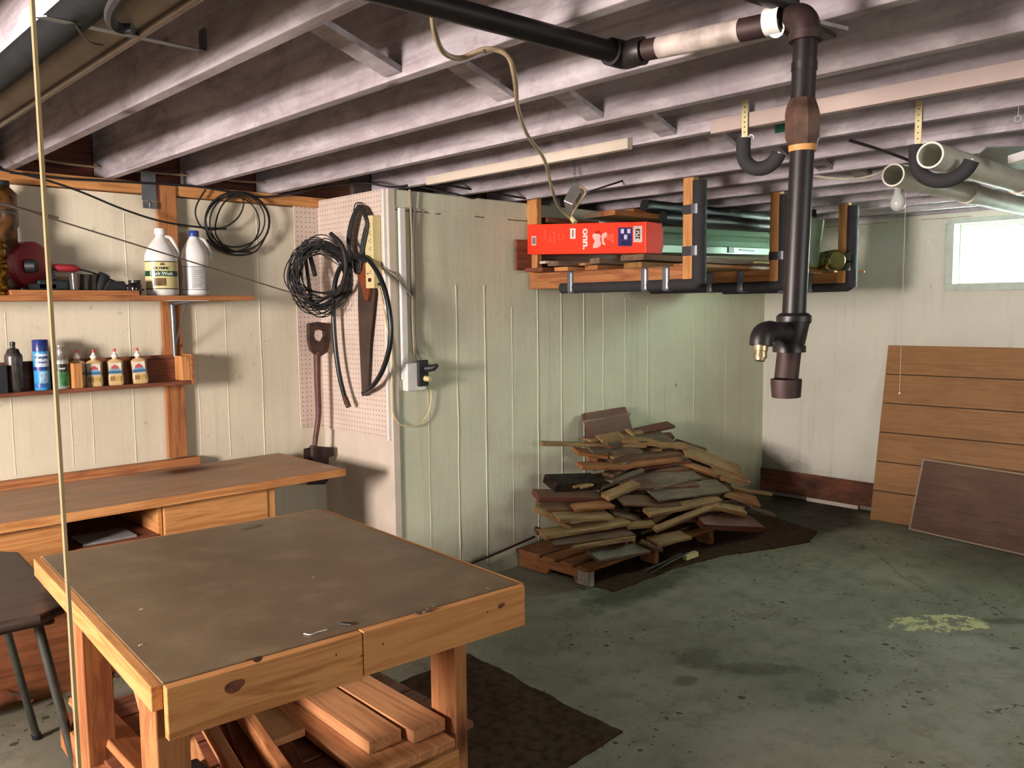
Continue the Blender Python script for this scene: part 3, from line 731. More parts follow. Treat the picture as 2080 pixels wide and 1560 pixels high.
MB().tube(smoothpath([P(460, 465), P(410, 462, 4.04), P(330, 450, 4.0), P(250, 425, 3.97), P(160, 388, 3.93), P(80, 362, 3.9), P(0, 344, 3.88), P(-60, 330, 3.86)], 5), .0048, 8).build('slack_run', M_black, t, smooth=True)
wire('black_cable', [at(x, y, 1, Y) for x, y, Y in ((20, 350, 4.03), (120, 362, 4.04), (230, 368, 4.045), (390, 378, 4.05), (470, 390, 4.05), (530, 400, 4.05), (600, 392, 4.0), (660, 378, 3.9), (740, 372, 3.6), (800, 380, 3.45), (870, 372, 3.44), (960, 385, 3.42), (1060, 402, 3.42), (1100, 408, 3.43))], .0055, M_black, 'black cable running along the tops of the walls above the pegboard', 'cable')
wire('black_cable', [at(x, y, 1, Y) for x, y, Y in ((820, 372, 3.5), (880, 385, 3.42), (930, 395, 3.4), (960, 403, 3.42), (975, 398, 3.44))], .004, M_black, 'short black cable drooping at the top of the block wall', 'cable')
wire('thin_conduit', [at(x, y, 1, 4.12) for x, y in ((70, 322), (130, 332), (200, 340), (320, 352), (400, 358), (480, 368), (560, 372))], .005, M_cable, 'thin tan cable strung across the joist ends above the shelf wall', 'cable')
rod = lambda a, b, r, lab: tag(MB().tube([a, b], r, 8).build('metal_rod', plain('dull_rod_metal', '#8b7f74', .35, .6), None, origin=a, smooth=True), lab, 'rod', 'long thin rods in front of the upper shelf')
rod(at(-60, 393, 1, 3.45), at(622, 604, 1, 3.80), .0032, 'long thin metal rod slanting across in front of both white jugs')
rod(at(-60, 398, 1, 3.47), at(118, 443, 1, 3.56), .005, 'shorter thicker metal rod ending above the red auger drum')
rod(at(-60, 410, 1, 3.6), at(38, 436, 1, 3.66), .0025, 'shortest thin rod at the left edge, below the other rods')

# ------------------------------------------------------------------ pegboards and what hangs on them
def pegmat(axis):
    t = NT('pegboard_' + axis); v = t.coord((1, 1, 1), rnd=False); sp = t.n('ShaderNodeSeparateXYZ'); t.l(v, sp.inputs[0])
    a = sp.outputs[0] if axis == 'x' else sp.outputs[1]; z = sp.outputs[2]; P_ = .0254
    fa = t.math('SUBTRACT', t.math('FRACT', t.math('DIVIDE', a, P_)), .5); fz = t.math('SUBTRACT', t.math('FRACT', t.math('DIVIDE', z, P_)), .5)
    d = t.math('SQRT', t.math('ADD', t.math('MULTIPLY', fa, fa), t.math('MULTIPLY', fz, fz)))
    n = t.noise(v, 5, 4)
    t.base(t.mix(t.math('LESS_THAN', d, .115), t.ramp(n, [(.3, rgb('#c3b3a6')), (.7, rgb('#d2c2b6'))]), rgb('#3a302b')))
    return t.pr(.5, 0, .4)
o = MB().box((2.305, YA - .012, .86), (XS - .016, YA - .003, 2.06)).build('pegboard', pegmat('x'), None, origin=(2.31, YA - .012, .86), bevel=.001)
tag(o, 'narrow white pegboard on the shelf wall, behind the wire coil and shovel', 'pegboard')
o = MB().box((XS - .024, YB + .005, .845), (XS - .0125, YA - .014, 2.083)).build('pegboard', pegmat('y'), None, origin=(XS - .02, YB, .845), bevel=.001)
tag(o, 'wide white pegboard on the side of the wall jog, behind the saw', 'pegboard')
tag(MB().box((XS - .03, YB + .0, .84), (XS - .012, YB + .012, 2.08)).build('edge_strip', M_whitep, None, origin=(XS - .02, YB, .84)), 'thin pale strip along the right edge of the wide pegboard', 'strip')
PX = XS - .045
S = lambda px, py, X=PX: at(px, py, 0, X)
# coil of thin wire
t = thing('wire_coil', S(700, 520, 2.36), 'tangled coil of thin black wire hanging in front of the narrow pegboard', 'wire coil')
mb = MB(); rnd = random.Random(4)
cc = at(655, 555, 0, 2.33); e1 = (at(655 + 60, 555, 1, cc.y) - cc).normalized(); 
vd = (cc - EYE).normalized(); e1 = vd.cross(V((0, 0, 1))).normalized(); e2 = V((0, 0, 1)); e3 = V(vd)
for i in range(36):
    a_, b_ = rnd.uniform(.11, .17), rnd.uniform(.12, .20); ph = rnd.uniform(0, 6.28); tl = rnd.uniform(-.5, .3)
    ox, oz = rnd.uniform(-.03, .02), rnd.uniform(-.03, .02); pts = []
    for j in range(34):
        a = 2 * PI * j / 34
        u_ = a_ * math.cos(a); v_ = b_ * math.sin(a)
        u2 = u_ * math.cos(tl) - v_ * math.sin(tl); v2 = u_ * math.sin(tl) + v_ * math.cos(tl)
        sq = .012 * math.sin(3 * a + ph)
        # gathered together on the right, where it hangs
        gat = max(0, u2 / .16); v2 *= (1 - .35 * gat); v2 -= .0 * gat
        pts.append(cc + e1 * (u2 + ox * (1 - gat)) + e2 * (v2 + oz + sq) - e3 * (.02 + .03 * math.sin(a + ph) * (1 - .7 * abs(gat))))
    mb.tube(pts, .003, 5, closed=True)
mb.build('wire_loops', M_black, t, smooth=True)
mb = MB()
mb.tube([at(616, 492, 0, 2.28), at(632, 610, 0, 2.28)], .010, 8); mb.tube([at(622, 488, 0, 2.30), at(640, 560, 0, 2.30)], .012, 8)
mb.tube(smoothpath([at(672, 475, 0, 2.3), at(695, 500, 0, 2.31), at(703, 545, 0, 2.32), at(690, 590, 0, 2.33), at(668, 600, 0, 2.33)], 5), [.012] * 21, 8)
mb.build('wrapped_bundle', M_black, t, smooth=True)
MB().tube(smoothpath([at(605, 560, 0, 2.29), at(592, 590, 0, 2.29), at(600, 612, 0, 2.29), at(636, 616, 0, 2.29), at(672, 600, 0, 2.29), at(672, 625, 0, 2.29), at(650, 636, 0, 2.29), at(635, 628, 0, 2.29), at(640, 615, 0, 2.29)], 5), .0028, 6).build('stray_loop', M_black, t, smooth=True)
# bundled black cord
t = thing('cord_bundle', S(730, 415), 'long black cord folded into a tied bundle, hanging from the wide pegboard', 'cord')
mb = MB()
for i in range(20):
    o1 = rnd.uniform(-5, 5); X_ = PX - .012 - .006 * (i % 5); wd = rnd.uniform(4, 26)
    pts = [S(726 + o1, 540 + rnd.uniform(-8, 14), X_), S(712 - wd * .25, 500, X_), S(717 - wd * .3 + 2, 450, X_), S(730 + o1 * .4, 420 + rnd.uniform(-3, 3), X_), S(741 + wd * .35, 450, X_), S(733 + wd * .5, 490, X_), S(731 + o1 * .5, 540, X_)]
    mb.tube(smoothpath(pts, 5, closed=True), .0055, 7, closed=True)
mb.build('loops', M_black, t, smooth=True)
MB().tube(smoothpath([S(690, 524, PX - .03), S(712, 521, PX - .04), S(745, 530, PX - .03)], 4), [.012] * 9, 8).build('tie', M_black, t, smooth=True)
MB().tube(smoothpath([S(718, 428), S(722, 414), S(732, 412), S(738, 422)], 5), .003, 6).build('hanging_loop', M_black, t, smooth=True)
# hose
t = thing('rubber_hose', S(740, 520), 'black rubber hose bent in a long loop on the wide pegboard, around the saw', 'hose')
X_ = PX - .05
mb = MB(); mb.tube(smoothpath([S(704, 820, X_), S(690, 765, X_), S(681, 700, X_), S(677, 620, X_), S(684, 560, X_), S(706, 528, X_), S(738, 522, X_), S(762, 545, X_), S(782, 590, X_), S(793, 650, X_), S(792, 700, X_), S(778, 750, X_), S(758, 783, X_), S(738, 798, PX - .02)], 6), .0125, 10)
mb.build('tube', plain('black_hose_rubber', '#15181c', .35, 0, .6), t, smooth=True)
MB().tube([S(701, 808, X_), S(708, 826, X_)], .0145, 12).build('fitting', M_brass, t, smooth=True)
# hand saw: handle up, blade down
t = thing('hand_saw', S(745, 560), 'old hand saw with a wooden handle hanging blade down on the wide pegboard', 'saw')
def flat(pts, X0, th): 
    mb = MB(); a = [S(px, py, X0) for px, py in pts]; k = len(a); mb.v += a + [p + V((-th, 0, 0)) for p in a]
    mb.f.append(tuple(range(k))); mb.f.append(tuple(reversed(range(k, 2 * k))))
    for i in range(k): j = (i + 1) % k; mb.f.append((i, j, k + j, k + i))
    return mb
flat([(728, 545), (764, 560), (762, 600), (752, 700), (747, 803), (736, 805), (731, 700), (728, 620)], PX - .004, .003).build('blade', plain('aged_saw_steel', '#5b4a42', .45, .5, var=.2, scale=8), t)
SH = flat([(735, 512), (742, 508), (747, 516), (752, 512), (762, 530), (765, 560), (757, 575), (753, 610), (748, 612), (742, 590), (733, 565), (729, 548)], PX - .008, .020).build('handle', wood('dark_saw_wood_', '#5b2c18', '#7a4024', 'z', 0), t, bevel=.004)
MB().lathe(S(748, 556, PX - .029), [(0, 0), (.005, 0), (.005, .003), (0, .003)], 10, axis=Matrix.Rotation(-PI / 2, 3, 'Y')).build('rivet', M_steel, SH)
# power strip
t = thing('power_strip', S(770, 550), 'beige power strip mounted upright at the right edge of the wide pegboard', 'power strip')
py0 = at(783, 495, 0, XS - .03).y
mb = MB().box((XS - .075, YB + .035, 1.60), (XS - .025, YB + .105, 1.955)); mb.build('housing', M_cream, t, bevel=.004)
mb = MB()
for i in range(7):
    for (dy, dz) in ((.018, .012), (.018, -.002), (.028, .005)):
        mb.box((XS - .0762, YB + .035 + dy, 1.67 + i * .038 + dz), (XS - .0748, YB + .035 + dy + .003, 1.67 + i * .038 + dz + .007))
mb.build('sockets', M_dark, t)
MB().box((XS - .079, YB + .055, 1.632), (XS - .0745, YB + .078, 1.650)).build('switch', plain('dark_red_switch', '#401619', .4), t)
MB().tube([(XS - .045, YB + .036, 1.62), (XS - .045, YB + .018, 1.62)], .008, 12).build('cord_outlet', M_dark, t)
wire('extension_cord', [S(762, 560, XS - .04), S(772, 600, XS - .04), S(785, 660, XS - .04), at(796, 720, 1, YB - .02), at(795, 800, 1, YB - .02), at(800, 845, 1, YB - .02), at(820, 865, 1, YB - .02), at(850, 862, 1, YB - .02), at(870, 838, 1, YB - .02), at(876, 800, 1, YB - .02), at(866, 768, 1, YB - .03), at(856, 758, 1, YB - .05)], .0035, M_cream, 'cream extension cord looping below the black wall outlet', 'cord')
wire('grey_cord', [S(775, 545, XS - .05), at(800, 558, 1, YB - .03), at(820, 580, 1, YB - .025), at(834, 600, 1, YB - .02)], .004, plain('pale_grey_cord', '#a5a592', .5), 'pale grey cord crossing from the power strip to the white conduit', 'cord')
# shovel
t = thing('garden_spade', (2.33, 3.99, .53), 'rusty spade with a D-shaped grip hanging grip up beside the bench end', 'spade')
Q = lambda px, py, Y=3.97: at(px, py, 1, Y)
M_sh = plain('reddish_shaft_paint', '#5a342e', .5, var=.2); M_shd = plain('rusted_grip', '#4a342c', .5, .2, var=.3)
def ring(outer, inner, th, name, mat):
    a = [Q(*p) for p in outer]; b = [Q(*p) for p in inner]; n = len(a); mb = MB(); d = V((0, -th, 0))
    mb.v += a + b + [p + d for p in a] + [p + d for p in b]
    for i in range(n):
        j = (i + 1) % n
        mb.f += [(i, j, n + j, n + i), (2 * n + j, 2 * n + i, 3 * n + i, 3 * n + j), (i, 2 * n + i, 2 * n + j, j), (n + i, n + j, 3 * n + j, 3 * n + i)]
    return mb.build(name, mat, t, bevel=.004)
ring([(622, 657), (643, 654), (666, 657), (667, 690), (660, 715), (643, 726), (627, 712), (622, 690)], [(634, 672), (643, 669), (653, 672), (654, 682), (650, 692), (643, 694), (636, 690), (633, 682)], .03, 'grip', M_shd)
MB().tube(smoothpath([Q(644, 715, 3.955), Q(645, 780, 3.955), Q(647, 840, 3.955), Q(641, 890, 3.955), Q(639, 912, 3.955)], 5), [.019 - .00035 * i for i in range(21)], 14).build('shaft', M_sh, t, smooth=True)
MB().tube([Q(636, 905, 3.955), Q(636, 935, 3.955)], [.017, .022], 12).build('socket', M_rust, t, smooth=True)
mb = MB(); outl = [(617, 912), (640, 906), (678, 909), (680, 925), (668, 930), (667, 975), (660, 984), (625, 985), (619, 975), (618, 930)]
a = [Q(px, py, 3.96) for px, py in outl]; k_ = len(a); mb.v += a + [p + V((0, .004, 0)) for p in a]; mb.f += [tuple(range(k_)), tuple(reversed(range(k_, 2 * k_)))]
for i in range(k_): mb.f.append((i, (i + 1) % k_, k_ + (i + 1) % k_, k_ + i))
mb.build('blade', M_rust, t)

# ------------------------------------------------------------------ conduit and outlet on the block wall
B = lambda px, py, Y=YB - .012: at(px, py, 1, Y)
t = thing('wire_channel', (2.56, YB, 1.08), 'white wire channel running down the block wall to a white outlet box', 'conduit')
a, b = B(815, 422), B(833, 770)
MB().box((a.x - .018, YB - .022, b.z), (a.x + .018, YB - .001, a.z)).build('cover', M_whitep, t, bevel=.003)
MB().box((2.528, YB - .045, 1.085), (2.645, YB - .001, 1.225)).build('outlet_box', M_whitep, t, bevel=.004)
mb = MB(); mb.tube(smoothpath([B(832, 385), B(836, 470), B(838, 560), B(838, 650), B(842, 720)], 5), .006, 8); mb.build('bare_cable', M_cable, t, smooth=True)
mb = MB(); mb.tube(smoothpath([B(845, 390, YB - .02), B(840, 480, YB - .02), B(842, 560, YB - .02), B(843, 690, YB - .02), B(858, 738, YB - .05)], 5), .005, 8); mb.build('grey_cable', plain('mid_grey_sheath', '#5d6160', .5), t, smooth=True)
t = thing('wall_outlet', (2.61, YB - .05, 1.16), 'black outlet with two plugs on the white box of the block wall', 'outlet')
MB().box((2.585, YB - .066, 1.105), (2.648, YB - .046, 1.238)).build('receptacle', M_dark, t, bevel=.006)
MB().tube([(2.63, YB - .066, 1.195), (2.645, YB - .11, 1.20), (2.66, YB - .125, 1.215)], [.020, .017, .008], 14).build('plug', M_dark, t, smooth=True)
MB().tube([(2.625, YB - .066, 1.145), (2.628, YB - .10, 1.142)], [.015, .012], 12).build('cream_plug', M_cream, t, smooth=True)
# ------------------------------------------------------------------ work table in front
TZ = .80
t = thing('work_table', (1.0, 2.0, 0), 'square work table with a worn brown top and pine skirt boards, nearest the camera', 'table')
c_fr, c_fl, c_bl, c_br = V((1.452, 1.511, TZ)), V((.579, 1.575, TZ)), V((.656, 2.659, TZ)), V((1.517, 2.578, TZ))
def slab(cs, z0, z1):
    mb = MB(); a = [V((p.x, p.y, z1)) for p in cs]; b = [V((p.x, p.y, z0)) for p in cs]
    mb.v += a + b; mb.f += [(0, 1, 2, 3), (7, 6, 5, 4)]
    for i in range(4): j = (i + 1) % 4; mb.f.append((i, j, 4 + j, 4 + i))
    return mb
def tabletop_mat():
    tt = NT('worn_tabletop'); v = tt.coord((1, 1, 1), rnd=False); n1 = tt.noise(v, 2.2, 6, .62); n2 = tt.noise(v, 9, 6, .7); n3 = tt.noise(tt.coord((3, 22, 3), rnd=False), 3, 4)
    col = tt.ramp(n1, [(.3, rgb('#564632')), (.55, rgb('#6a5840')), (.75, rgb('#78674e'))])
    col = tt.mix(tt.ramp(n2, [(.5, g(0)), (.72, g(.4))]), col, rgb('#8d7b66')); col = tt.mix(tt.ramp(n3, [(.55, g(0)), (.8, g(.3))]), col, rgb('#493627'))
    vo = tt.n('ShaderNodeTexVoronoi'); vo.inputs['Scale'].default_value = 5; tt.l(v, vo.inputs['Vector'])
    col = tt.mix(tt.ramp(vo.outputs['Distance'], [(.015, g(.9)), (.03, g(0))]), col, rgb('#b9ab90'))
    tt.base(col); tt.bump(n2, .1, .002); return tt.pr(.42, 0, .5)
slab([c_fl, c_fr, c_br, c_bl], TZ - .02, TZ).build('tabletop', tabletop_mat(), t, bevel=.0015)
def skirt(a, b, z0, z1, th, side, mat_, nm='skirt_board'):
    a = V((a.x, a.y, (z0 + z1) / 2)); b = V((b.x, b.y, (z0 + z1) / 2)); n = V((b - a)).cross(V((0, 0, 1))).normalized() * side
    return plank(nm, a + n * th / 2, b + n * th / 2, z1 - z0, th, mat_, up=n, parent=t, bev=.002)
fm = c_fl.lerp(c_fr, .475)
e_ = (c_fr - c_fl).normalized()
skirt(c_fl + e_ * .0, fm - e_ * .001, TZ - .108, TZ - .004, .022, 1, pine('x'))
skirt(fm + e_ * .001, c_fr + e_ * .004, TZ - .104, TZ - .002, .022, 1, pine('x'))
skirt(c_bl, c_fl, TZ - .052, TZ - .003, .022, 1, pine('x'))
skirt(c_fr, c_br, TZ - .10, TZ - .003, .02, 1, pine('x')); skirt(c_br, c_bl, TZ - .10, TZ - .003, .02, 1, pine('x'))
# knots set into the front boards
def disc(c, rx, ry, nm, mat_, rot=0):
    n_ = V((c_fr - c_fl)).cross(V((0, 0, 1))).normalized(); u = e_; mb = MB(); k0 = 0
    p = [c + (u * math.cos(a) * rx + V((0, 0, 1)) * math.sin(a) * ry + u * rot * math.sin(a) * ry) * (1 + .08 * math.sin(3 * a)) for a in [2 * PI * i / 20 for i in range(20)]]
    mb.v += [q + n_ * .0003 for q in p]; mb.f.append(tuple(range(20))); return mb.build(nm, mat_, t)
M_kn = plain('knot_wood', '#6e3820', .6, var=.3, scale=60)
nf = V((c_fr - c_fl)).cross(V((0, 0, 1))).normalized()
def onskirt(px, py):
    a = c_fl + nf * .0235; d = R3 @ V((px - CX, -(py - CY), -F_PX)); k = (a - EYE).dot(nf) / d.dot(nf); return EYE + d * k
disc(onskirt(477, 1394), .020, .0125, 'knot', M_kn, .3); disc(onskirt(524, 1339), .010, .006, 'knot', M_kn); disc(onskirt(1019, 1230), .010, .006, 'knot', M_kn, .6)
for q in ((683, 1330), (778, 1308), (990, 1243), (735, 1332)): disc(onskirt(*q), .0022, .0022, 'nail_hole', M_dark)
# chewed edge
mb = MB(); ch = at(865, 1240, 2, TZ)
for i in range(40):
    p = ch + e_ * random.uniform(-.035, .035) + V((0, random.uniform(-.012, .012), random.uniform(-.004, .002))); r_ = random.uniform(.0015, .004)
    mb.lathe(p, [(0, -r_), (r_, 0), (0, r_)], 5)
mb.build('chewed_edge', plain('splintered_wood', '#5f5145', .8, var=.3, scale=120), t)
legs = [((.572, 1.602), (.638, 1.69)), ((1.312, 1.60), (1.352, 1.70)), ((.605, 2.15), (.672, 2.23)), ((1.40, 2.44), (1.44, 2.53)), ((.69, 2.52), (.75, 2.58))]
for (x0, y0), (x1, y1) in legs: MB().box((x0, y0, 0), (x1, y1, TZ - .021)).build('leg', oldpine('z'), t, bevel=.003)
SZ = .34
for (a, b) in (((.64, 1.60, SZ), (1.31, 1.60, SZ)),): plank('stretcher', a, b, .09, .03, pine('x'), up=(0, -1, 0), parent=t)
for y_ in (1.72, 1.86, 2.0, 2.14, 2.28, 2.42): plank('shelf_slat', (.64, y_, SZ + .045), (1.42, y_, SZ + .045), .13, .018, redwood('x'), parent=t)
plank('stretcher', (1.333, 1.71, SZ + .0), (1.42, 2.44, SZ), .09, .03, oldpine('x'), up=(1, 0, 0), parent=t)
plank('stretcher', (.605, 1.70, SZ + .0), (.65, 2.50, SZ), .09, .03, oldpine('x'), up=(1, 0, 0), parent=t)
# twig and crumbs on the tabletop
def ont(px, py, h=.002): p = at(px, py, 2, TZ + h); return p
wire('white_scrap', [ont(617, 1287), ont(630, 1289), ont(645, 1284), ont(664, 1279)], .0012, M_whitep, 'curled white paper scrap lying near the front edge of the work table', 'scrap')
o = MB().prism([(0, 0), (.05, .006), (.075, .012), (.05, .022), (.01, .012)], frame(ont(487, 1075, .003), ont(535, 1068, .003)), .003).build('debris_chip', plain('grey_green_chip', '#63604e', .7), None, origin=(0, 0, 0))
tag(o, 'thin grey chip lying at the back of the work table', 'chip')
for i, (px, py) in enumerate(((287, 1238), (286, 1311))):
    o = MB().box((-.004, -.002, 0), (.004, .002, .0015)).build('wood_crumb', M_cream, None, M=Matrix.Translation(ont(px, py, .0005)))
    tag(o, ('pale crumb on the left part of the work table, the farther one', 'pale crumb on the left part of the work table, the nearer one')[i], 'crumb', 'crumbs on the work table')
o = MB().prism([(0, 0), (.028, .002), (.022, .012), (.004, .012)], frame(ont(690, 1268, .002), ont(715, 1272, .002)), .003).build('dark_chip', M_dark, None, origin=(0, 0, 0)); tag(o, 'small black chip by the front edge of the work table', 'chip')

# ------------------------------------------------------------------ boards stored under the table
def under(P1, P2, w_, th, mat_, label, up=(0, 0, 1)):
    return tag(plank('stored_board', P1, P2, w_, th, mat_, up=up), label, 'board', 'boards stored under the work table')
newp = lambda a='x': wood('fresh_pine_wood_', '#a06a44', '#c08a5e', a, .3)
under((1.16, 1.575, .415), (1.18, 2.42, .425), .255, .022, newp(), 'widest pale board at the bottom right of the stack under the work table')
under((1.135, 1.655, .444), (1.15, 2.45, .454), .095, .032, newp(), 'left pale board lying on the widest board under the work table')
under((1.245, 1.62, .444), (1.25, 2.45, .454), .10, .032, newp(), 'right pale board lying on the widest board under the work table')
under((.99, 1.86, .43), (1.00, 2.45, .43), .085, .02, newp(), 'short pale board farther back under the middle of the work table', )
under((.86, 1.62, .40), (1.06, 2.3, .41), .13, .03, redwood('x'), 'reddish board lying flat under the middle of the work table')
under((.96, 1.66, .37), (1.28, 2.2, .385), .2, .02, redwood('x'), 'wide dark red panel under the pale boards')
under((.70, 1.60, .46), (.86, 2.4, .50), .06, .03, newp(), 'narrow pale board standing on edge under the left of the work table', up=(1, -.2, .3))
under((.78, 1.58, .42), (.92, 2.4, .46), .07, .025, newp(), 'second narrow board on edge, just right of the first', up=(1, -.2, .2))
under((.86, 1.56, .44), (.99, 2.3, .47), .06, .025, oldpine(), 'third narrow board on edge, browner than its neighbours', up=(1, -.2, .1))
under((.665, 1.74, .36), (.69, 2.1, .70), .045, .02, newp(), 'pale strip leaning up behind the front left table leg', up=(1, 0, .2))
under((.70, 1.80, .36), (.72, 2.14, .70), .03, .02, newp(), 'thinner pale strip leaning up beside the other one', up=(1, 0, .2))
under((.672, 1.72, .44), (.70, 2.5, .41), .08, .02, oldpine(), 'orange board lying low behind the clamps', up=(.3, 0, 1))
# two bar clamps
for i, (x, y, z) in enumerate(((.69, 1.76, .50), (.68, 2.02, .66))):
    t = thing('bar_clamp', (x, y, z), ('black bar clamp jaw nearer the camera under the left of the work table', 'black bar clamp jaw higher and farther back under the left of the work table')[i], 'clamp', 'clamps under the work table')
    MB().box((x - .035, y - .03, z - .012), (x + .035, y + .03, z + .012)).build('jaw', M_iron, t, bevel=.005)
    MB().tube([(x + .02, y - .02, z + .0), (x + .025, y - .075, z + .01)], [.006, .006], 10).build('screw', M_steel, t, smooth=True)
    MB().tube([(x + .0, y - .07, z + .012), (x + .05, y - .075, z + .008)], .004, 8).build('tommy_bar', M_brass, t, smooth=True)
    MB().tube([(x - .01, y + .0, z - .012), (x + .01, y + .25, z - .10)], .007, 8).build('bar', M_blackmetal, t, smooth=True)

# ------------------------------------------------------------------ stool at left
SZ0 = .715
t = thing('metal_stool', (.45, 2.7, 0), 'dark stool with worn seat and grey steel tube legs left of the work table', 'stool')
co = [(.05, 2.44), (.58, 2.40), (.655, 2.44), (.665, 2.53), (.70, 3.10), (.66, 3.16), (.60, 3.20), (.1, 3.26)]
mb = MB(); a = [V((x, y, SZ0)) for x, y in co]; n_ = len(a); b = [V((x, y, SZ0 - .028)) for x, y in co]
mb.v += a + b; mb.f += [tuple(range(n_)), tuple(reversed(range(n_, 2 * n_)))]
for i in range(n_): j = (i + 1) % n_; mb.f.append((i, j, n_ + j, n_ + i))
mb.build('seat', wood('dark_seat_wood_', '#352c28', '#473b35', 'x', 0, .45), t, bevel=.012, seg=3)
MB().tube(smoothpath([(.1, 2.47, SZ0 - .036), (.55, 2.45, SZ0 - .036), (.62, 2.5, SZ0 - .036), (.64, 3.05, SZ0 - .036), (.56, 3.14, SZ0 - .036), (.1, 3.2, SZ0 - .036)], 5), .010, 8).build('seat_rim', M_blackmetal, t, smooth=True)
la = at(92, 1290, 1, 2.52); la.z = SZ0 - .03
lb_ = at(155, 1560, 2, .10)
M_leg = plain('grey_steel_leg', '#4d4f49', .35, .5, var=.15)
for (a_, b_) in (((.585, 2.47, SZ0 - .02), (.673, 2.30, 0)), ((.60, 3.05, SZ0 - .02), (.749, 3.238, .0)), ((.15, 2.5, SZ0 - .02), (.10, 2.3, 0)), ((.2, 3.10, SZ0 - .02), (.15, 3.28, 0))):
    MB().tube([a_, b_], .0125, 12).build('leg', M_leg, t, smooth=True)
    MB().tube([V(b_) + (V(a_) - V(b_)) * .03, b_], .0155, 12).build('rubber_foot', M_dark, COL.objects[-1], smooth=True)
# leathery scrap below the bench
p = at(20, 1435, 1, 3.5)
mb = MB(); mb.tube(smoothpath([p + V((-.12, 0, .02)), p + V((-.03, -.02, .05)), p + V((.03, -.03, .035)), p + V((.06, -.05, .01))], 5), [.02 + .012 * math.sin(i * .4) for i in range(16)], 10)
tag(mb.build('leather_scrap', plain('brown_leather', '#7a4630', .5, var=.25), None, origin=p, smooth=True), 'curled piece of brown leather on the floor under the bench', 'leather scrap')

# ------------------------------------------------------------------ pull strings
def string(name, a, b, r, mat, label, knot=None):
    t = thing(name, a, label, 'string')
    MB().tube([a, b], r, 6).build('cord', mat, t, smooth=True)
    if knot: MB().lathe(b, [(0, -knot), (knot, 0), (0, knot)], 8).build('knot', mat, t, smooth=True)
string('pull_string', V((.2015, .75, ZJ + .2)), V((.2035, .75, .85)), .0020, plain('cream_string', '#b09a70', .8), 'cream pull string hanging close to the camera on the left')

# ------------------------------------------------------------------ rugs
M_rug = plain('brown_rug_pile', '#3c281d', .95, 0, .1, var=.3, scale=26)
def rug(outline, z, label):
    mb = MB(); n = len(outline); P_ = []
    for i in range(n):
        a, b = V((*outline[i], 0)), V((*outline[(i + 1) % n], 0)); m = max(2, int((b - a).length / .025))
        for k in range(m):
            q = a.lerp(b, k / m); d = (b - a).normalized(); nn = V((d.y, -d.x, 0)); j = .008 * noise.noise(q * 25) + .012 * noise.noise(q * 6)
            P_.append(q + nn * j)
    k = len(P_); mb.v += [V((q.x, q.y, z)) for q in P_] + [V((q.x, q.y, .0005)) for q in P_]
    mb.f.append(tuple(range(k)))
    for i in range(k): j = (i + 1) % k; mb.f.append((i, j, k + j, k + i))
    o = mb.build('rug', M_rug, None, origin=(outline[0][0], outline[0][1], 0)); return tag(o, label, 'rug')
rug([(1.45, 2.66), (2.30, 2.71), (2.28, 2.42), (2.25, 2.1), (2.245, 1.81), (1.95, 1.79), (1.5, 1.76)], .007, 'worn brown rug lying on the floor beyond the work table')
rug([(3.38, 3.40), (3.36, 2.77), (3.9, 2.78), (4.35, 2.72), (4.62, 2.60), (4.95, 2.50), (5.22, 2.58), (5.36, 2.95), (5.35, 3.40)], .006, 'dark brown rug lying under the scrap wood pile')

# ------------------------------------------------------------------ overhead pipes at top left
def at21(px, py, z): return at(px, py, 2, z)
o = MB().cyl((.554, YF + .05, 2.067), (.554, YA - .04, 2.067), .032, n=24).build('black_pipe', plain('black_drain_pipe', '#121516', .8, 0, .2, var=.2), None, origin=(.554, 0, 2.067), smooth=True)
tag(o, 'large black pipe hung under a joist at the top left corner', 'pipe')
o = MB().cyl((.690, YF + .05, 2.132), (.690, YA - .02, 2.132), .042, n=24).build('wrapped_pipe', plain('cream_pipe_wrap', '#94877a', .6, 0, var=.15, scale=6), None, origin=(.69, 0, 2.132), smooth=True)
tag(o, 'pale cream wrapped pipe running beside the large black pipe', 'pipe')
o = MB().cyl((.720, YF + .05, 2.090), (.720, YA - .02, 2.090), .009, n=16).build('thin_pipe', plain('pale_thin_pipe', '#8f857c', .4, .3), None, origin=(.75, 0, 2.10), smooth=True)
tag(o, 'thin pale pipe right of the cream wrapped pipe', 'pipe')
t = thing('strap_hanger', (.7, 1.955, 2.0), 'flat galvanized strap holding the pipes below the joists at top left', 'strap')
plank('strap', at(80, 33, 2, 2.022), (.953, 2.118, 2.149), .028, .003, M_steel, parent=t, bev=.0005)
MB().box((.9505, 2.10, 2.146), (.955, 2.13, 2.20)).build('strap_end', M_steel, t, bevel=.001)
Z2 = 2.035
wire('hook_hose', [at(x, y, 2, Z2 - .02) for x, y in ((255, -25), (235, 0), (224, 25), (228, 48), (248, 58), (270, 58))], .010, M_black, 'black hose end hooked over the galvanized strap at top left', 'hose')
wire('thin_wire', [at(x, y, 2, 2.035) for x, y in ((155, 52), (165, 68), (185, 86), (210, 92))], .0018, M_blackmetal, 'thin drooping wire beneath the pipes at top left', 'wire')

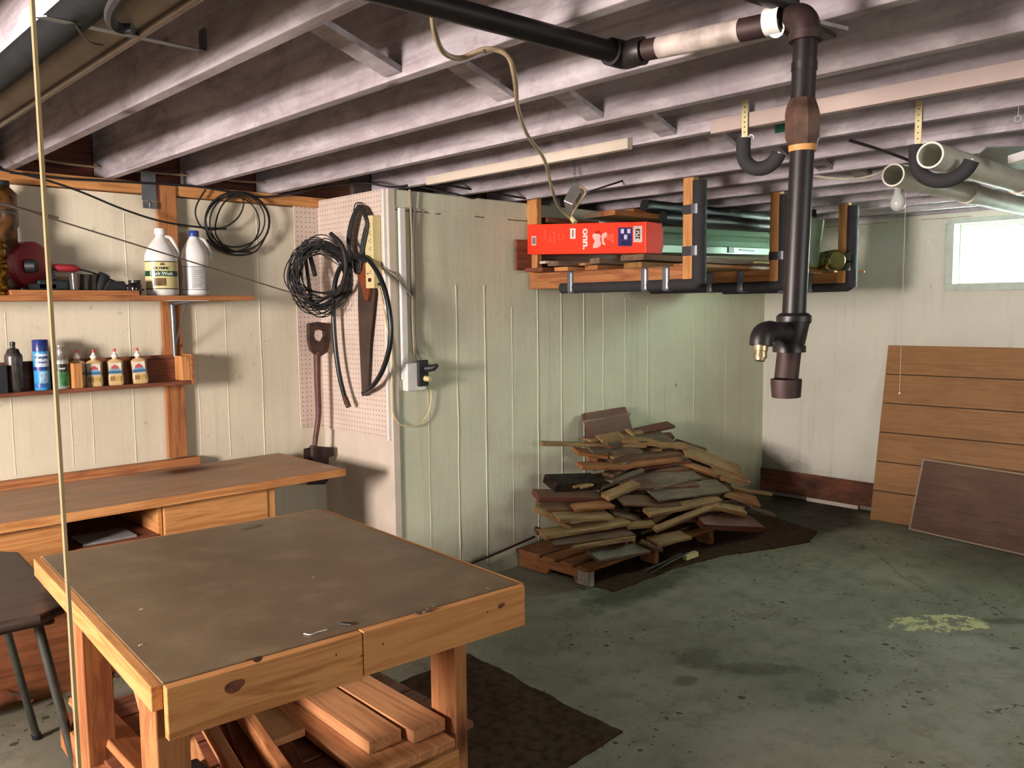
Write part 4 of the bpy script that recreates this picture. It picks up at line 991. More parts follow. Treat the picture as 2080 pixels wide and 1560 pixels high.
# ------------------------------------------------------------------ black iron drain pipe with the vertical drop
t = thing('iron_pipe', (1.6, .85, 1.30), 'black iron pipe crossing under the joists then dropping straight down with fittings', 'pipe')
pr = .0225
a0, a1 = at(700, -38, 2, 2.06), at(1252, 108, 2, 2.06)
b0, b1 = at(1292, 106, 2, 2.055), at(1600, 42, 2, 2.045)
MB().cyl(a0, a1, pr, n=20).build('run_pipe', M_iron, t, smooth=True)
mid = at(1272, 112, 2, 2.057)
MB().tube(smoothpath([a1 - (a1 - a0).normalized() * .02, a1, mid, b0, b0 + (b1 - b0).normalized() * .02], 4), [.030] * 17, 20).build('elbow', M_iron, t, smooth=True)
MB().cyl(b0, b1, pr, n=20).build('run_pipe', M_rust, t, smooth=True)
bd = (b1 - b0).normalized(); pa = b0 + bd * ((b1 - b0).length * .17); pb = b0 + bd * ((b1 - b0).length * .72)
MB().cyl(pa, pb, pr + .0006, n=20).build('white_paint_patch', plain('white_paint_smear', '#b9aca4', .6, var=.3, scale=16), t, smooth=True)
top = at(1637, 62, 2, 2.02); 
VX = [(1637, 62), (1630, 215), (1630, 295), (1613, 640), (1603, 715), (1597, 770), (1597, 806)]
YV = (b1 + bd * .046).y
PV = [at(x, y, 1, YV) for x, y in VX]
pe = b1 + bd * .006; tq = V((PV[0].x, YV, b1.z)); dn_ = tq - V((0, 0, .042)); arc = []
for k in range(11):
    s_ = k / 10; arc.append(pe * (1 - s_) ** 2 + tq * 2 * s_ * (1 - s_) + dn_ * s_ ** 2)
MB().tube(arc, .0275, 20).build('elbow', M_rust, t, smooth=True)
MB().tube([arc[0], arc[0].lerp(arc[1], .9)], .031, 20).build('elbow_collar', M_rust, t, smooth=True)
MB().tube([arc[-1] + V((0, 0, .006)), arc[-1] - V((0, 0, .010))], .031, 20).build('elbow_collar', M_rust, t, smooth=True)
MB().tube([dn_, PV[1]], pr, 20).build('drop_pipe', M_iron, t, smooth=True)
q = PV[0].lerp(PV[1], .42); MB().tube([q, q - V((0, 0, .015))], [.024, .024], 20).build('pipe_joint', M_iron, t, smooth=True)
z_ = PV[1]
MB().tube([PV[1] + V((0, 0, .012)), PV[1] - V((0, 0, .005)), PV[1].lerp(PV[2], .2), PV[1].lerp(PV[2], .8), PV[2]], [.025, .031, .033, .033, .028], 8).build('union_fitting', M_brass, t, smooth=True)
MB().tube([PV[2], PV[2] - V((0, 0, .012))], [.026, .025], 16).build('yellow_tape', plain('yellow_thread_tape', '#c98f52', .6), t, smooth=True)
MB().tube([PV[2], PV[3]], pr, 20).build('drop_pipe', M_iron, t, smooth=True)
MB().tube([PV[3] + V((0, 0, .004)), PV[3] - V((0, 0, .002)), PV[3] - V((0, 0, .012)), PV[3] - V((0, 0, .013)), PV[4] + V((0, 0, .013)), PV[4] + V((0, 0, .012)), PV[4]], [.026, .033, .033, .029, .028, .031, .031], 20).build('tee_fitting', M_iron, t, smooth=True)
MB().tube([PV[4], PV[5]], pr, 20).build('nipple', M_rust, t, smooth=True)
MB().tube([PV[5], PV[5] - V((0, 0, .008)), PV[6]], [.029, .029, .027], 20).build('cap', M_rust, t, smooth=True)
br = at(1600, 677, 1, YV); e0 = at(1570, 674, 1, YV); e1_ = at(1550, 680, 1, YV); e2_ = at(1546, 702, 1, YV)
MB().tube(smoothpath([br, e0, e1_, e2_], 5), [.019] * 6 + [.021] * 10, 18).build('side_elbow', M_iron, t, smooth=True)
MB().tube([e2_ + V((0, 0, .004)), at(1545, 712, 1, YV), at(1545, 713, 1, YV), at(1544, 726, 1, YV), at(1544, 727, 1, YV), at(1543, 733, 1, YV)], [.013, .013, .0115, .0125, .010, .009], 16).build('side_valve', plain('brass_valve', '#b0a07c', .35, .7, var=.4, scale=60), t, smooth=True)
cl = at(1573, 42, 2, 2.045)
ck = frame(cl, cl + bd)
mb = MB(); mb.tube([cl - bd * .016, cl + bd * .016], pr + .004, 20, caps=False); mb.build('pipe_clamp', M_whitep, t, smooth=True)
tb = at(1577, 58, 2, 2.028); nv = (EYE - tb).normalized()
At = frame((0, 0, 0), bd, up=nv).to_3x3()
MB().lathe(tb, [(0, -.002), (.017, -.002), (.017, .002), (0, .002)], 20, axis=At).build('clamp_tab', M_whitep, t, smooth=True)
MB().lathe(tb + nv * .002, [(0, 0), (.006, 0), (.005, .002), (0, .002)], 12, axis=At).build('clamp_screw', M_blackmetal, t)
o = MB().cyl(at(1500, -25, 2, 2.085), at(1610, 10, 2, 2.075), .018, n=16).build('pipe_stub', M_iron, None, origin=cl, smooth=True); tag(o, 'short black pipe stub above the white pipe clamp', 'pipe')
for i, (p_, q_) in enumerate((((1655, 48), (1712, 62)), ((1655, 62), (1690, 78)))):
    o = MB().box((0, -.014, -.004), (.09 - .02 * i, .014, .004)).build('wood_shim', PJ if i == 0 else M_blackmetal, None, M=frame(at(*p_, 2, 2.085 - .012 * i), at(*q_, 2, 2.085 - .012 * i)))
    tag(o, ('thin wood shim poking out behind the top elbow of the iron pipe', 'dark metal shim poking out under the wood shim by the top elbow')[i], 'shim')

# ------------------------------------------------------------------ tan cable and hanging box
jb = V((2.9, 2.625, 2.0))
cp = [at(878, 18, 2, 2.09), at(882, 60, 2, 2.07), at(900, 105, 2, 2.06), at(935, 118, 2, 2.075), at(986, 100, 2, 2.09), at(1030, 112, 2, 2.07), at(1046, 160, 2, 2.04), at(1052, 220, 0, 1.72), at(1072, 275, 0, 1.95), at(1106, 325, 0, 2.2), at(1120, 380, 0, 2.5), at(1135, 420, 0, 2.75), at(1160, 444, 0, 2.86)]
t = thing('tan_cable', cp[0], 'thick tan cable drooping from the joists down to the hanging junction box', 'cable')
MB().tube(smoothpath(cp, 6), .0062, 8).build('sheath', M_cable, t, smooth=True)
MB().tube(smoothpath([at(1160, 440, 0, 2.86), at(1168, 425, 0, 2.87), at(1182, 405, 0, 2.88), at(1190, 388, 0, 2.885), at(1178, 378, 0, 2.89)], 4), .0055, 8).build('return_end', M_cable, t, smooth=True)
MB().tube([at(1156, 436, 0, 2.86), at(1168, 452, 0, 2.86)], [.009, .013], 10).build('connector', M_cream, t, smooth=True)
MB().lathe(at(986, 102, 2, 2.088), [(0, -.008), (.008, 0), (0, .008)], 8).build('staple', M_steel, t)
t = thing('junction_box', jb, 'grey metal junction box dangling on a chain in front of the lumber rack', 'electrical box')
Mj = Matrix.Translation(at(1166, 400, 0, 2.9)) @ Matrix.Rotation(.5, 4, 'Z') @ Matrix.Rotation(.45, 4, 'X') @ Matrix.Rotation(.3, 4, 'Y')
MB().box((-.04, -.025, -.05), (.04, .025, .05)).build('box', plain('grey_box_metal', '#8b8884', .4, .6), t, M=Mj, bevel=.004)
MB().box((-.026, -.028, -.02), (.026, -.024, .02)).build('cover', plain('dark_cover_plate', '#55524f', .5, .4), t, M=Mj)
mb = MB(); c0 = at(1168, 377, 0, 2.9); c1 = at(1166, 322, 0, 2.95)
for i in range(7):
    p = c0.lerp(c1, (i + .5) / 7); u = V((0, 1, 0)) if i % 2 else V((1, 0, 0))
    mb.tube([p + u * .006 * math.cos(a) + V((0, 0, .011)) * math.sin(a) for a in [2 * PI * j / 10 for j in range(10)]], .0012, 5, closed=True)
mb.build('chain', M_steel, t, smooth=True)
wire('black_cable', [at(1195, 390, 0, 2.95), at(1250, 372, 0, 3.3), at(1310, 352, 0, 3.6), at(1345, 342, 0, 3.75)], .005, M_black, 'straight black cable running from the hanging junction box up to a joist', 'cable')

# ------------------------------------------------------------------ utility hooks
def hook(px, py, X, Y, zt, zb, label, rad, lean=0):
    t = thing('storage_hook', (X, Y, zt), label, 'hook', 'foam covered storage hooks')
    x0 = X
    MB().box((x0 - .0015, Y - .011, zb), (x0 + .0015, Y + .011, zt)).build('strap_plate', M_cream, t, bevel=.001)
    mb = MB()
    for i in range(6):
        z = zb + .02 + i * (zt - zb - .03) / 6; mb.box((x0 - .0025, Y - .002, z), (x0 - .0012, Y + .002, z + .004))
    mb.build('holes', M_dark, t)
    pts = [(x0, Y + .004, zb + .012)] + [(x0, Y - rad + (rad + .004) * math.cos(a), zb - .045 - (rad * .95) * math.sin(a)) for a in [PI * k / 10 * .92 for k in range(11)]]
    MB().tube(smoothpath(pts, 3), .0045, 8).build('wire_core', M_whitep, t, smooth=True)
    MB().tube(smoothpath(pts[1:], 3)[:-1], .0235, 14).build('foam_sleeve', M_foam, t, smooth=True)
    MB().tube([(x0, Y + .004, zb - .05), (x0, Y + .004, zb + .002)], .0235, 14).build('foam_sleeve', M_foam, t, smooth=True)
    MB().tube(smoothpath([(x0, Y - .012, zb), (x0, Y - .022, zb + .010), (x0, Y - .032, zb + .004), (x0, Y - .034, zb - .006)], 4), .0022, 6).build('wire_tail', M_whitep, t, smooth=True)
hook(1515, 205, 2.532, 1.533, 2.172, 2.046, 'storage hook with a black foam J arm hanging empty beside the vertical pipe', .062)
hook(1870, 205, 2.966, 1.145, 2.168, 2.022, 'storage hook with a black foam J arm cradling the white plastic pipe', .085)

# ------------------------------------------------------------------ white plastic pipes, bulb and bits near the window
M_pvc = plain('white_pvc', '#d6d6c8', .4, var=.06)
def pvc(c, L, ro, label, bell):
    t = thing('plastic_pipe', c, label, 'pipe', 'white plastic pipes slung below the joists')
    A = frame(c, c + V((1, .0, 0))).to_3x3(); rot = Matrix((A.col[1], A.col[2], A.col[0])).transposed()
    prof = [(ro - .006, 0), (ro, 0), (ro, L), (ro - .006, L), (ro - .006, 0)]
    mb = MB(); mb.lathe(c, prof, 28, axis=rot); mb.f = [f for f in mb.f if len(f) == 4]; mb.build('tube', M_pvc, t, smooth=True)
    mb = MB(); mb.lathe(V(c) + V((bell, 0, 0)), [(ro, 0), (ro + .006, .002), (ro + .006, .09), (ro, .092), (ro, 0)], 28, axis=rot); mb.f = [f for f in mb.f if len(f) == 4]; mb.build('collar', M_pvc, t, smooth=True)
    mb = MB(); mb.lathe(V(c) + V((.25, 0, 0)), [(0, 0), (ro - .007, 0)], 28, axis=rot); mb.build('dark_inside', plain('dusty_pipe_inside', '#6d655c', .8), t)  # disc across the bore, its dull colour stands in for the inside shade
    return t
pvc(V((2.86, 1.065, 1.968)), 1.25, .042, 'white plastic pipe with its open end resting in the foam covered hook', .9)
pvc(V((3.22, 1.328, 1.972)), 2.1, .042, 'white plastic pipe with its open end above the light bulb', .75)
t = thing('light_bulb', at(1822, 420, 0, 3.5), 'unlit frosted light bulb with a pull string, below the open pipe end', 'light bulb')
bc = at(1824, 405, 0, 3.5); bt = bc.z + .062
MB().lathe((bc.x, bc.y, bt - .11), [(0, 0), (.016, .004), (.027, .018), (.030, .034), (.024, .055), (.016, .072), (.0135, .09)], 24).build('glass_bulb', plain('frosted_bulb_glass', '#b8bcb8', .25, 0, .6, var=.03), t, smooth=True)
MB().lathe((bc.x, bc.y, bt - .02), [(0, 0), (.014, 0), (.018, .01), (.02, .05), (.05, .06), (.055, .085), (0, .085)], 20).build('socket', M_whitep, t, smooth=True)
MB().tube([(bc.x + .0, bc.y - .03, bt + .01), (bc.x, bc.y - .03, 1.135)], .0009, 5).build('pull_cord', plain('pale_string', '#b5b7a0', .8), t); PC = bpy.context.scene.collection.objects[-1]
MB().lathe((bc.x, bc.y - .03, 1.135), [(0, -.006), (.005, 0), (0, .006)], 8).build('pull_bead', M_whitep, PC)
wire('white_cable', [at(1640, 355, 0, 3.8), at(1690, 362, 0, 3.85), at(1740, 363, 0, 3.9), at(1785, 352, 0, 3.95), at(1800, 340, 0, 4.0)], .006, plain('off_white_cable', '#b9b5a2', .5), 'off-white cable sagging below the joists behind the vertical pipe', 'cable')
wire('dark_rod', [at(1722, 284, 0, 3.0), at(1790, 305, 0, 3.25), at(1850, 327, 0, 3.5)], .006, M_dark, 'dark rod slanting below the joists toward the pipe hook', 'rod', raw=False)
t = thing('sheet_duct', (4.0, 1.0, 2.0), 'pale grey sheet metal wrapped flat around the pipes near the window', 'duct')
a = [at(1945, 355, 2, 2.04), at(2005, 300, 2, 2.085), at(2095, 300, 2, 2.085), at(2095, 385, 2, 2.02), at(1990, 372, 2, 2.02)]
mb = MB(); mb.v += a + [p + V((0, 0, .006)) for p in a]; mb.f += [(0, 1, 2, 3, 4), (9, 8, 7, 6, 5)] + [(i, (i + 1) % 5, 5 + (i + 1) % 5, 5 + i) for i in range(5)]
mb.build('panel', plain('pale_grey_sheet', '#8f9690', .5, .2, var=.15, scale=4), t)
o = MB().box((0, 0, 0), (.6, .05, .028)).build('white_bracket', M_whitep, None, bevel=.002, M=frame(at(2047, 333, 0, 3.2), at(2095, 318, 0, 3.15)))
tag(o, 'bright white block entering the frame at the right edge under the joists', 'board')
t = thing('hanging_ring', at(2070, 240, 2, 2.09), 'small wire ring hanging from a joist at the right edge', 'hook')
rc = at(2068, 241, 2, 2.06)
MB().tube([rc + V((0, .009 * math.cos(a), .009 * math.sin(a))) for a in [2 * PI * i / 12 for i in range(12)]], .0015, 5, closed=True).build('ring', M_steel, t, smooth=True)
MB().tube([rc + V((0, 0, .009)), rc + V((0, 0, .04))], .0012, 5).build('stem', M_steel, t)
# ------------------------------------------------------------------ hanging lumber rack
rx = [jx[14] + .041, jx[16] + .041, jx[18] + .041]
where = ['nearest', 'middle', 'farthest']
for i, x in enumerate(rx):
    t = thing('rack_bracket', (x, 2.35, 1.6), '%s U-shaped wooden bracket of the lumber rack, padded with dark foam and duct tape' % where[i], 'rack bracket', 'wooden brackets of the lumber rack')
    MB().box((x - .019, 2.30, 1.600), (x + .019, 3.44, 1.690)).build('arm', oldpine('y'), t, bevel=.003)
    MB().box((x - .021, 2.335, 1.597), (x + .021, 2.395, 2.20)).build('front_post', pine('z'), t, bevel=.003)
    MB().box((x - .019, 3.375, 1.690), (x + .019, 3.455, 2.20)).build('rear_post', pine('z'), t, bevel=.003)
    MB().tube([(x, 2.315, 1.60), (x, 2.315, 2.085)], .034, 16).build('post_foam', M_foam, t, smooth=True)
    MB().tube(smoothpath([(x, 2.315, 1.67), (x, 2.316, 1.635), (x, 2.335, 1.608), (x, 2.40, 1.603), (x, 2.8, 1.602), (x, 3.2, 1.602)], 4), .031, 14).build('arm_foam', M_foam, t, smooth=True)
    for z in ((1.93, 1.735) if i == 0 else (1.74,) if i == 1 else (1.76, 1.70)):
        MB().tube([(x, 2.322, z), (x, 2.322, z + .045)], .0365, 16).build('tape_band', M_duct, t, smooth=True)
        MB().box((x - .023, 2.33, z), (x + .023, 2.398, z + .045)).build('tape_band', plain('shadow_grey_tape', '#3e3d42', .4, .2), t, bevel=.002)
    for y in (2.47, 2.60, 3.10) if i == 0 else (2.55, 2.75):
        MB().box((x - .0335, y, 1.570), (x + .0335, y + .04, 1.692)).build('tape_band', M_duct, t, bevel=.012)

# flat-screen carton
bx = 3.38
TL, BL, BR, TR = [at(px, py, 0, bx) for px, py in ((1071, 456), (1071, 517), (1312, 514), (1312, 450))]
t = thing('television_carton', BL, 'long orange-red television carton lying on edge in the lumber rack', 'carton')
M_or = plain('orange_red_carton', '#e6391d', .45, 0, .5, var=.03, scale=5)
dep = V((.135, 0, 0)); dn = V((.06, -.0, 0))
mb = MB(); lo_, hi_ = V((0, 0, .02)), V((0, 0, -.018))
k0 = [TL, BL, BR, TR, TL + dep, BL + dep, BR + dep + V((0, .0, .0)), TR + dep]
mb.v += k0; mb.f += [(0, 1, 2, 3), (7, 6, 5, 4), (0, 4, 5, 1), (3, 2, 6, 7), (0, 3, 7, 4), (1, 5, 6, 2)]
CB = mb.build('carton_body', M_or, t, bevel=.003)
tx_ = (BR - BL).normalized(); up_ = (TL - BL).normalized()
mb = MB(); a = [BR + V((.0, -.002, .001)), BR + V((.085, -.012, .008)), BR + V((.125, -.013, .03)), TR + V((.125, -.013, -.03)), TR + V((.08, -.012, -.006)), TR + V((0, -.002, 0))]
mb.v += a + [p + V((0, .0025, 0)) for p in a]; mb.f += [tuple(range(6)), tuple(reversed(range(6, 12)))] + [(i, (i + 1) % 6, 6 + (i + 1) % 6, 6 + i) for i in range(6)]
mb.build('end_flap', M_or, t)
C_ = lambda px, py, d=.0015: at(px, py, 0, bx - d)
def patch(nm, px0, py0, px1, py1, m, d=.0015):
    mb = MB(); mb.quad(C_(px0, py0, d), C_(px1, py0, d), C_(px1, py1, d), C_(px0, py1, d)); return mb.build(nm, m, CB)
M_pw = plain('printed_white', '#e8ddd8', .5, var=.02); M_pk = plain('printed_pale_orange', '#ec7a64', .5, var=.02); M_ink = plain('printed_black', '#1b1718', .5, var=.02)
nd, nu = V((0, 0, -1)), V((0, -1, 0))
text_obj('lettering', 'onn.', .062, M_pw, C_(1184.5, 464.5), nd, nu, CB, .0022)
text_obj('lettering', '50"', .040, M_pk, C_(1239, 474), nd, nu, CB, .0002)
text_obj('lettering', '4K', .028, M_pk, C_(1232, 476), nd, nu, CB, .0002)
text_obj('lettering', 'Class', .014, M_pk, C_(1226, 476), nd, nu, CB, .0)
patch('white_label', 1158, 464, 1169, 485, M_pw); patch('label_print', 1162, 467, 1165, 482, plain('printed_grey', '#8f7f7c', .5), .003)
patch('barcode_label', 1080, 480, 1089, 498, M_pw)
for i in range(5): patch('barcode', 1081 + i * 1.5, 482, 1081.8 + i * 1.5, 496, M_ink, .003)
patch('purple_label', 1255.5, 462, 1284, 500, plain('purple_print', '#352a6e', .4))
for (a, b) in ((1261, 465), (1274, 465), (1267.5, 477)): patch('white_tile', a, b, a + 6.5, b + 9, plain('lilac_white_print', '#c9c4e0', .4), .003)
for (a, b) in ((1268, 466), (1261, 478), (1275, 478), (1262, 489), (1275, 489), (1268, 490)): patch('blue_tile', a, b, a + 5.5, b + 8, plain('navy_tile_print', '#1d1f4a', .4), .003)
patch('grey_label', 1286.5, 459, 1304.5, 492, plain('pale_label_print', '#cfc0bb', .45))
for (a, b, c_, d_) in ((1291, 465, 1299, 468.5), (1291, 471, 1295, 474), (1294.5, 476, 1299.5, 479), (1291, 481.5, 1299, 484), (1291, 466, 1292, 486), (1298.6, 466, 1299.6, 486)): patch('label_print', a, b, c_, d_, M_ink, .003)
def blob_patch(nm, pts, m, d=.002):
    mb = MB(); a = smoothpath([C_(px, py, d) for px, py in pts], 4, closed=True); mb.v += a; mb.f.append(tuple(range(len(a)))); return mb.build(nm, m, CB)
blob_patch('white_cutout', [(1204, 476), (1213, 474), (1220, 478), (1219, 486), (1221, 496), (1216, 502), (1207, 504), (1204, 500), (1208, 490), (1204, 483)], plain('pinkish_foam', '#f0b9b0', .4, var=.06))
blob_patch('white_cutout', [(1223, 476), (1232, 472), (1232, 480), (1226, 487), (1230, 497), (1224, 496), (1222, 486)], plain('pinkish_foam', '#f0b9b0', .4, var=.06))
blob_patch('orange_swirl', [(1208, 471), (1216, 468), (1221, 474), (1212, 475)], plain('deep_orange_print', '#b7301c', .4))
for i, (a, b, l, s_) in enumerate(((1106, 467, 'smart tv', .012), (1116, 478, 'HDR', .012), (1124, 470, '4K UHD', .013), (1134, 474, 'Wi-Fi', .012), (1143, 476, '50 in', .010), (1190, 466, 'roku tv', .009))):
    text_obj('lettering', l, s_ * 1.4, M_pk, C_(a, b), nd, nu, CB, 0)

# lumber stored in the rack
def racked(P1, P2, w_, th, mat_, label, up=(0, 0, 1), nm='stored_board'):
    return tag(plank(nm, P1, P2, w_, th, mat_, up=up), label, 'board', 'lumber lying in the hanging rack')
za = 1.69
gr = lambda a='x': wood('weathered_wood_', '#5f4c3d', '#7d6854', a, .3, .8)
racked((3.30, 3.428, 1.79), (4.9, 3.428, 1.79), .17, .018, redwood('x'), 'dark red-brown board standing on edge against the wall behind the carton', up=(0, 1, 0))
racked((3.31, 3.30, za + .012), (5.3, 3.25, za + .012), .14, .022, redwood('x'), 'wide reddish board lying deepest in the rack, next to the wall')
racked((3.36, 3.14, za + .012), (5.2, 3.10, za + .012), .10, .022, pine('x'), 'orange board with a bright sawn end below the left of the carton')
racked((3.33, 3.17, za + .040), (5.1, 3.0, za + .040), .09, .022, gr(), 'grey weathered board lying on the orange board in the rack')
racked((3.40, 2.96, za + .013), (5.3, 2.9, za + .013), .09, .024, oldpine(), 'brown board beneath the white moulding strip in the rack')
racked((3.38, 2.92, za + .046), (5.2, 2.80, za + .040), .07, .03, gr(), 'thick grey board under the middle of the carton')
racked((3.42, 2.70, za + .015), (5.35, 2.60, za + .015), .12, .028, wood('tan_wood_', '#7a5533', '#96703f', 'x', .3), 'tan board under the right part of the carton')
racked((3.44, 2.72, za + .055), (5.0, 2.60, za + .045), .16, .03, gr(), 'wide weathered grey board directly below the carton, nearest the room')
racked((3.55, 2.50, za + .010), (5.1, 2.46, za + .010), .09, .018, oldpine(), 'thin brown board at the front edge of the rack')
o = racked((3.34, 3.26, za + .052), (4.6, 3.12, za + .06), .05, .014, M_white, 'thin white moulding strip poking out below the left of the carton', nm='moulding_strip')
racked((3.60, 3.02, 2.005), (5.3, 2.92, 2.00), .12, .03, oldpine(), 'brown board on top of the load, just above the carton right end')
racked((3.50, 3.40, 1.992), (4.3, 3.36, 1.985), .06, .03, redwood(), 'dark red board above the left end of the carton')
racked((4.0, 3.18, 2.055), (5.4, 2.95, 2.045), .07, .03, oldpine(), 'orange board close up under the joists at the top of the load')
racked((3.80, 3.30, 2.03), (5.4, 3.2, 2.03), .14, .03, gr(), 'grey board at the top of the load by the wall')
racked((4.28, 2.50, 1.735), (5.0, 2.47, 1.72), .05, .012, wood('yellow_wood_', '#9a8a4c', '#b8a862', 'x', 0), 'yellowish thin board beyond the nearest bracket, low in the rack')
racked((3.35, 2.98, 1.72), (3.75, 2.94, 1.76), .045, .012, newp(), 'short pale offcut under the carton')
for i, (y, z) in enumerate(((2.83, 2.045), (2.78, 1.985), (2.95, 2.06))):
    o = MB().cyl((3.75 + .1 * i, y + .05, z), (5.3, y - .1, z - .01), .032, n=14).build('black_tube', M_dark, None, origin=(4, y, z), smooth=True)
    tag(o, ('black tube highest in front in the rack load, between the nearest and middle brackets', 'black tube just above the mint green light fixture', 'black tube lying behind the other two under the joists')[i], 'tube', 'black tubes in the lumber rack')
# mint green fixture housing
t = thing('fixture_housing', (4.3, 2.9, 1.80), 'long mint green metal light fixture housing stored in the rack, right of the carton', 'light fixture')
M_mint = plain('mint_enamel', '#9fc3a8', .35, .05, .6, var=.06, scale=5)
mb = MB(); prf = [(2.86, 1.800), (2.86, 1.842), (2.885, 1.846), (2.90, 1.88), (2.93, 1.91), (2.96, 1.925), (2.985, 1.96), (3.06, 1.975), (3.06, 1.80)]
A_ = frame((3.58, 0, -.008), (5.25, 0, .030)); mb.prism([(p[0], p[1]) for p in prf], Matrix(((0, 0, 1, 3.58), (1, 0, 0, 0), (0, 1, .022, -.012), (0, 0, 0, 1))), 1.66)
mb.build('housing', M_mint, t, bevel=.002)
for xx in (3.82, 4.55): MB().box((xx, 2.853, 1.808 + (xx - 3.58) * .022 - .012), (xx + .06, 2.861, 1.842 + (xx - 3.58) * .022 - .012)).build('clip', plain('dull_grey_clip', '#5d5f5a', .5), t)
for xx in (3.70, 4.68): MB().box((xx, 2.856, 1.822 + (xx - 3.58) * .022 - .012), (xx + .17, 2.8605, 1.832 + (xx - 3.58) * .022 - .012)).build('slot', plain('mint_shadow_enamel', '#66806c', .5), t)
t = thing('mint_sheet', (5.0, 2.5, 1.7), 'pale mint sheet panel standing in the rack behind the vertical iron pipe', 'panel')
a = [at(px, py, 0, 4.85) for px, py in ((1615, 437), (1672, 447), (1659, 541), (1612, 535))]
mb = MB(); mb.v += a + [p + V((.02, 0, 0)) for p in a]; mb.f += [(0, 1, 2, 3), (7, 6, 5, 4)] + [(i, (i + 1) % 4, 4 + (i + 1) % 4, 4 + i) for i in range(4)]
mb.build('sheet', plain('pale_mint_sheet', '#8fa587', .5, var=.15, scale=6), t)
MB().tube([at(1650, 440, 0, 4.84), at(1651, 426, 0, 4.84)], [.025, .02], 10).build('black_tip', M_dark, t, smooth=True)
cc_ = at(1688, 530, 0, 4.9); t = thing('metal_canister', cc_, 'shiny round metal canister lying on the rack by the farthest bracket', 'canister')
ax = V((-.55, -.83, .05)).normalized(); A = frame((0, 0, 0), ax).to_3x3(); rot = Matrix((A.col[1], A.col[2], A.col[0])).transposed()
MB().lathe(cc_, [(0, -.07), (.06, -.07), (.064, -.062), (.064, -.01), (.060, -.004), (.064, .002), (.062, .05), (.052, .07), (.048, .072), (.046, .066), (0, .066)], 28, axis=rot).build('can', plain('brassy_tin', '#a9a468', .22, .9, var=.1), t, smooth=True)
for i, (a, b) in enumerate((((1745, 551), (1756, 552)),)):
    o = plank('dowel', at(*a, 0, 5.05), at(*b, 0, 5.05), .015, .012, oldpine()); tag(o, 'small wooden peg end sticking out past the farthest rack bracket', 'peg')
o = MB().box((-.018, -.05, 0), (.018, .05, .085)).build('wood_blocking', oldpine('y'), None, M=Matrix.Translation((jx[18] + .04, 1.98, 2.13)), bevel=.002)
tag(o, 'orange wood block fixed between the joists behind the vertical iron pipe', 'block')

# ------------------------------------------------------------------ leaning panels
t = thing('wall_paneling', (5.8, 1.3, 0), 'large brown grooved paneling sheet leaning against the window wall', 'panel')
bA, tA = V((5.795, 2.475, .0)), V((6.026, 2.49, 1.205))
Mp = frame(bA, bA + V((0, -1, 0)), up=(bA - tA).cross(V((0, 1, 0))))
yv = (tA - bA); Hh = yv.length; yv.normalize(); zv = V((0, -1, 0)).cross(yv)
Mp = Matrix((V((0, -1, 0)), yv, zv)).transposed().to_4x4(); Mp.translation = bA
if zv.x > 0: pass
M_pan = wood('tan_brown_hardboard_', '#8a6238', '#9a7044', 'x', 0, .55, dirt='#7b5836', dirtamt=.4)
s0 = Hh / 6; mb = MB()
for i in range(6): mb.box((0, i * s0 + (.003 if i else 0), 0), (2.44, (i + 1) * s0 - (.003 if i < 5 else 0), .008))
mb.build('paneling_face', M_pan, t, M=Mp, bevel=.0012)
MB().box((.001, .001, -.006), (2.439, Hh - .001, -.0005)).build('paneling_back', plain('dark_groove_brown', '#2f1e15', .8), t, M=Mp)
t = thing('hardboard_sheet', (5.65, 2.1, 0), 'smaller grey-brown panel with a pale metal edge leaning on the large brown sheet', 'panel')
b1_, b2_ = V((5.683, 2.169, .004)), V((5.556, 1.459, .004)); ud = (b2_ - b1_).normalized()
t1_ = at(1871, 931, 0, 5.822); upv = (t1_ - b1_); H2 = upv.length; upv -= ud * upv.dot(ud); upv.normalize(); zv = ud.cross(upv)
M2 = Matrix((ud, upv, zv)).transposed().to_4x4(); M2.translation = b1_
L2 = 1.25; sk = (t1_ - b1_).dot(ud) * 0
MB().box((.012, .010, -.006), (L2, H2 - .010, .006)).build('panel_face', wood('grey_brown_board_', '#5d4538', '#6f5546', 'x', 0, .6, dirt='#4c372c', dirtamt=.5), t, M=M2)
mb = MB(); mb.box((0, 0, -.009), (L2, .010, .009)); mb.box((0, H2 - .010, -.009), (L2, H2, .009)); mb.box((0, .010, -.009), (.012, H2 - .010, .009))
mb.build('edge_trim', plain('pale_edge_metal', '#a08f78', .5, .2, var=.1), t, M=M2)
# boards cover lower grime
o = MB().tube(smoothpath([(2.90, 3.40, .118), (3.05, 3.405, .128), (3.2, 3.41, .142), (3.42, 3.415, .165)], 4), .007, 8).build('thin_pipe', M_rust, None, origin=(3, 3.4, .12), smooth=True)
tag(o, 'thin rusty pipe low on the block wall, running behind the wood pile', 'pipe')
for i, (px, py, a_) in enumerate(((1752, 1095, .3), (1795, 1112, .8))):
    o = MB().prism([(0, 0), (.07, .005), (.075, .03), (.01, .035)], Matrix.Translation(at(px, py, 2, .001)) @ Matrix.Rotation(a_ - 1, 4, 'Z'), .003).build('paper_scrap', plain('tan_scrap', '#8b7d5e', .7), None)
    tag(o, ('flat tan scrap on the floor before the large brown sheet', 'second tan scrap on the floor, nearer the camera than the first')[i], 'scrap', 'scraps on the floor')

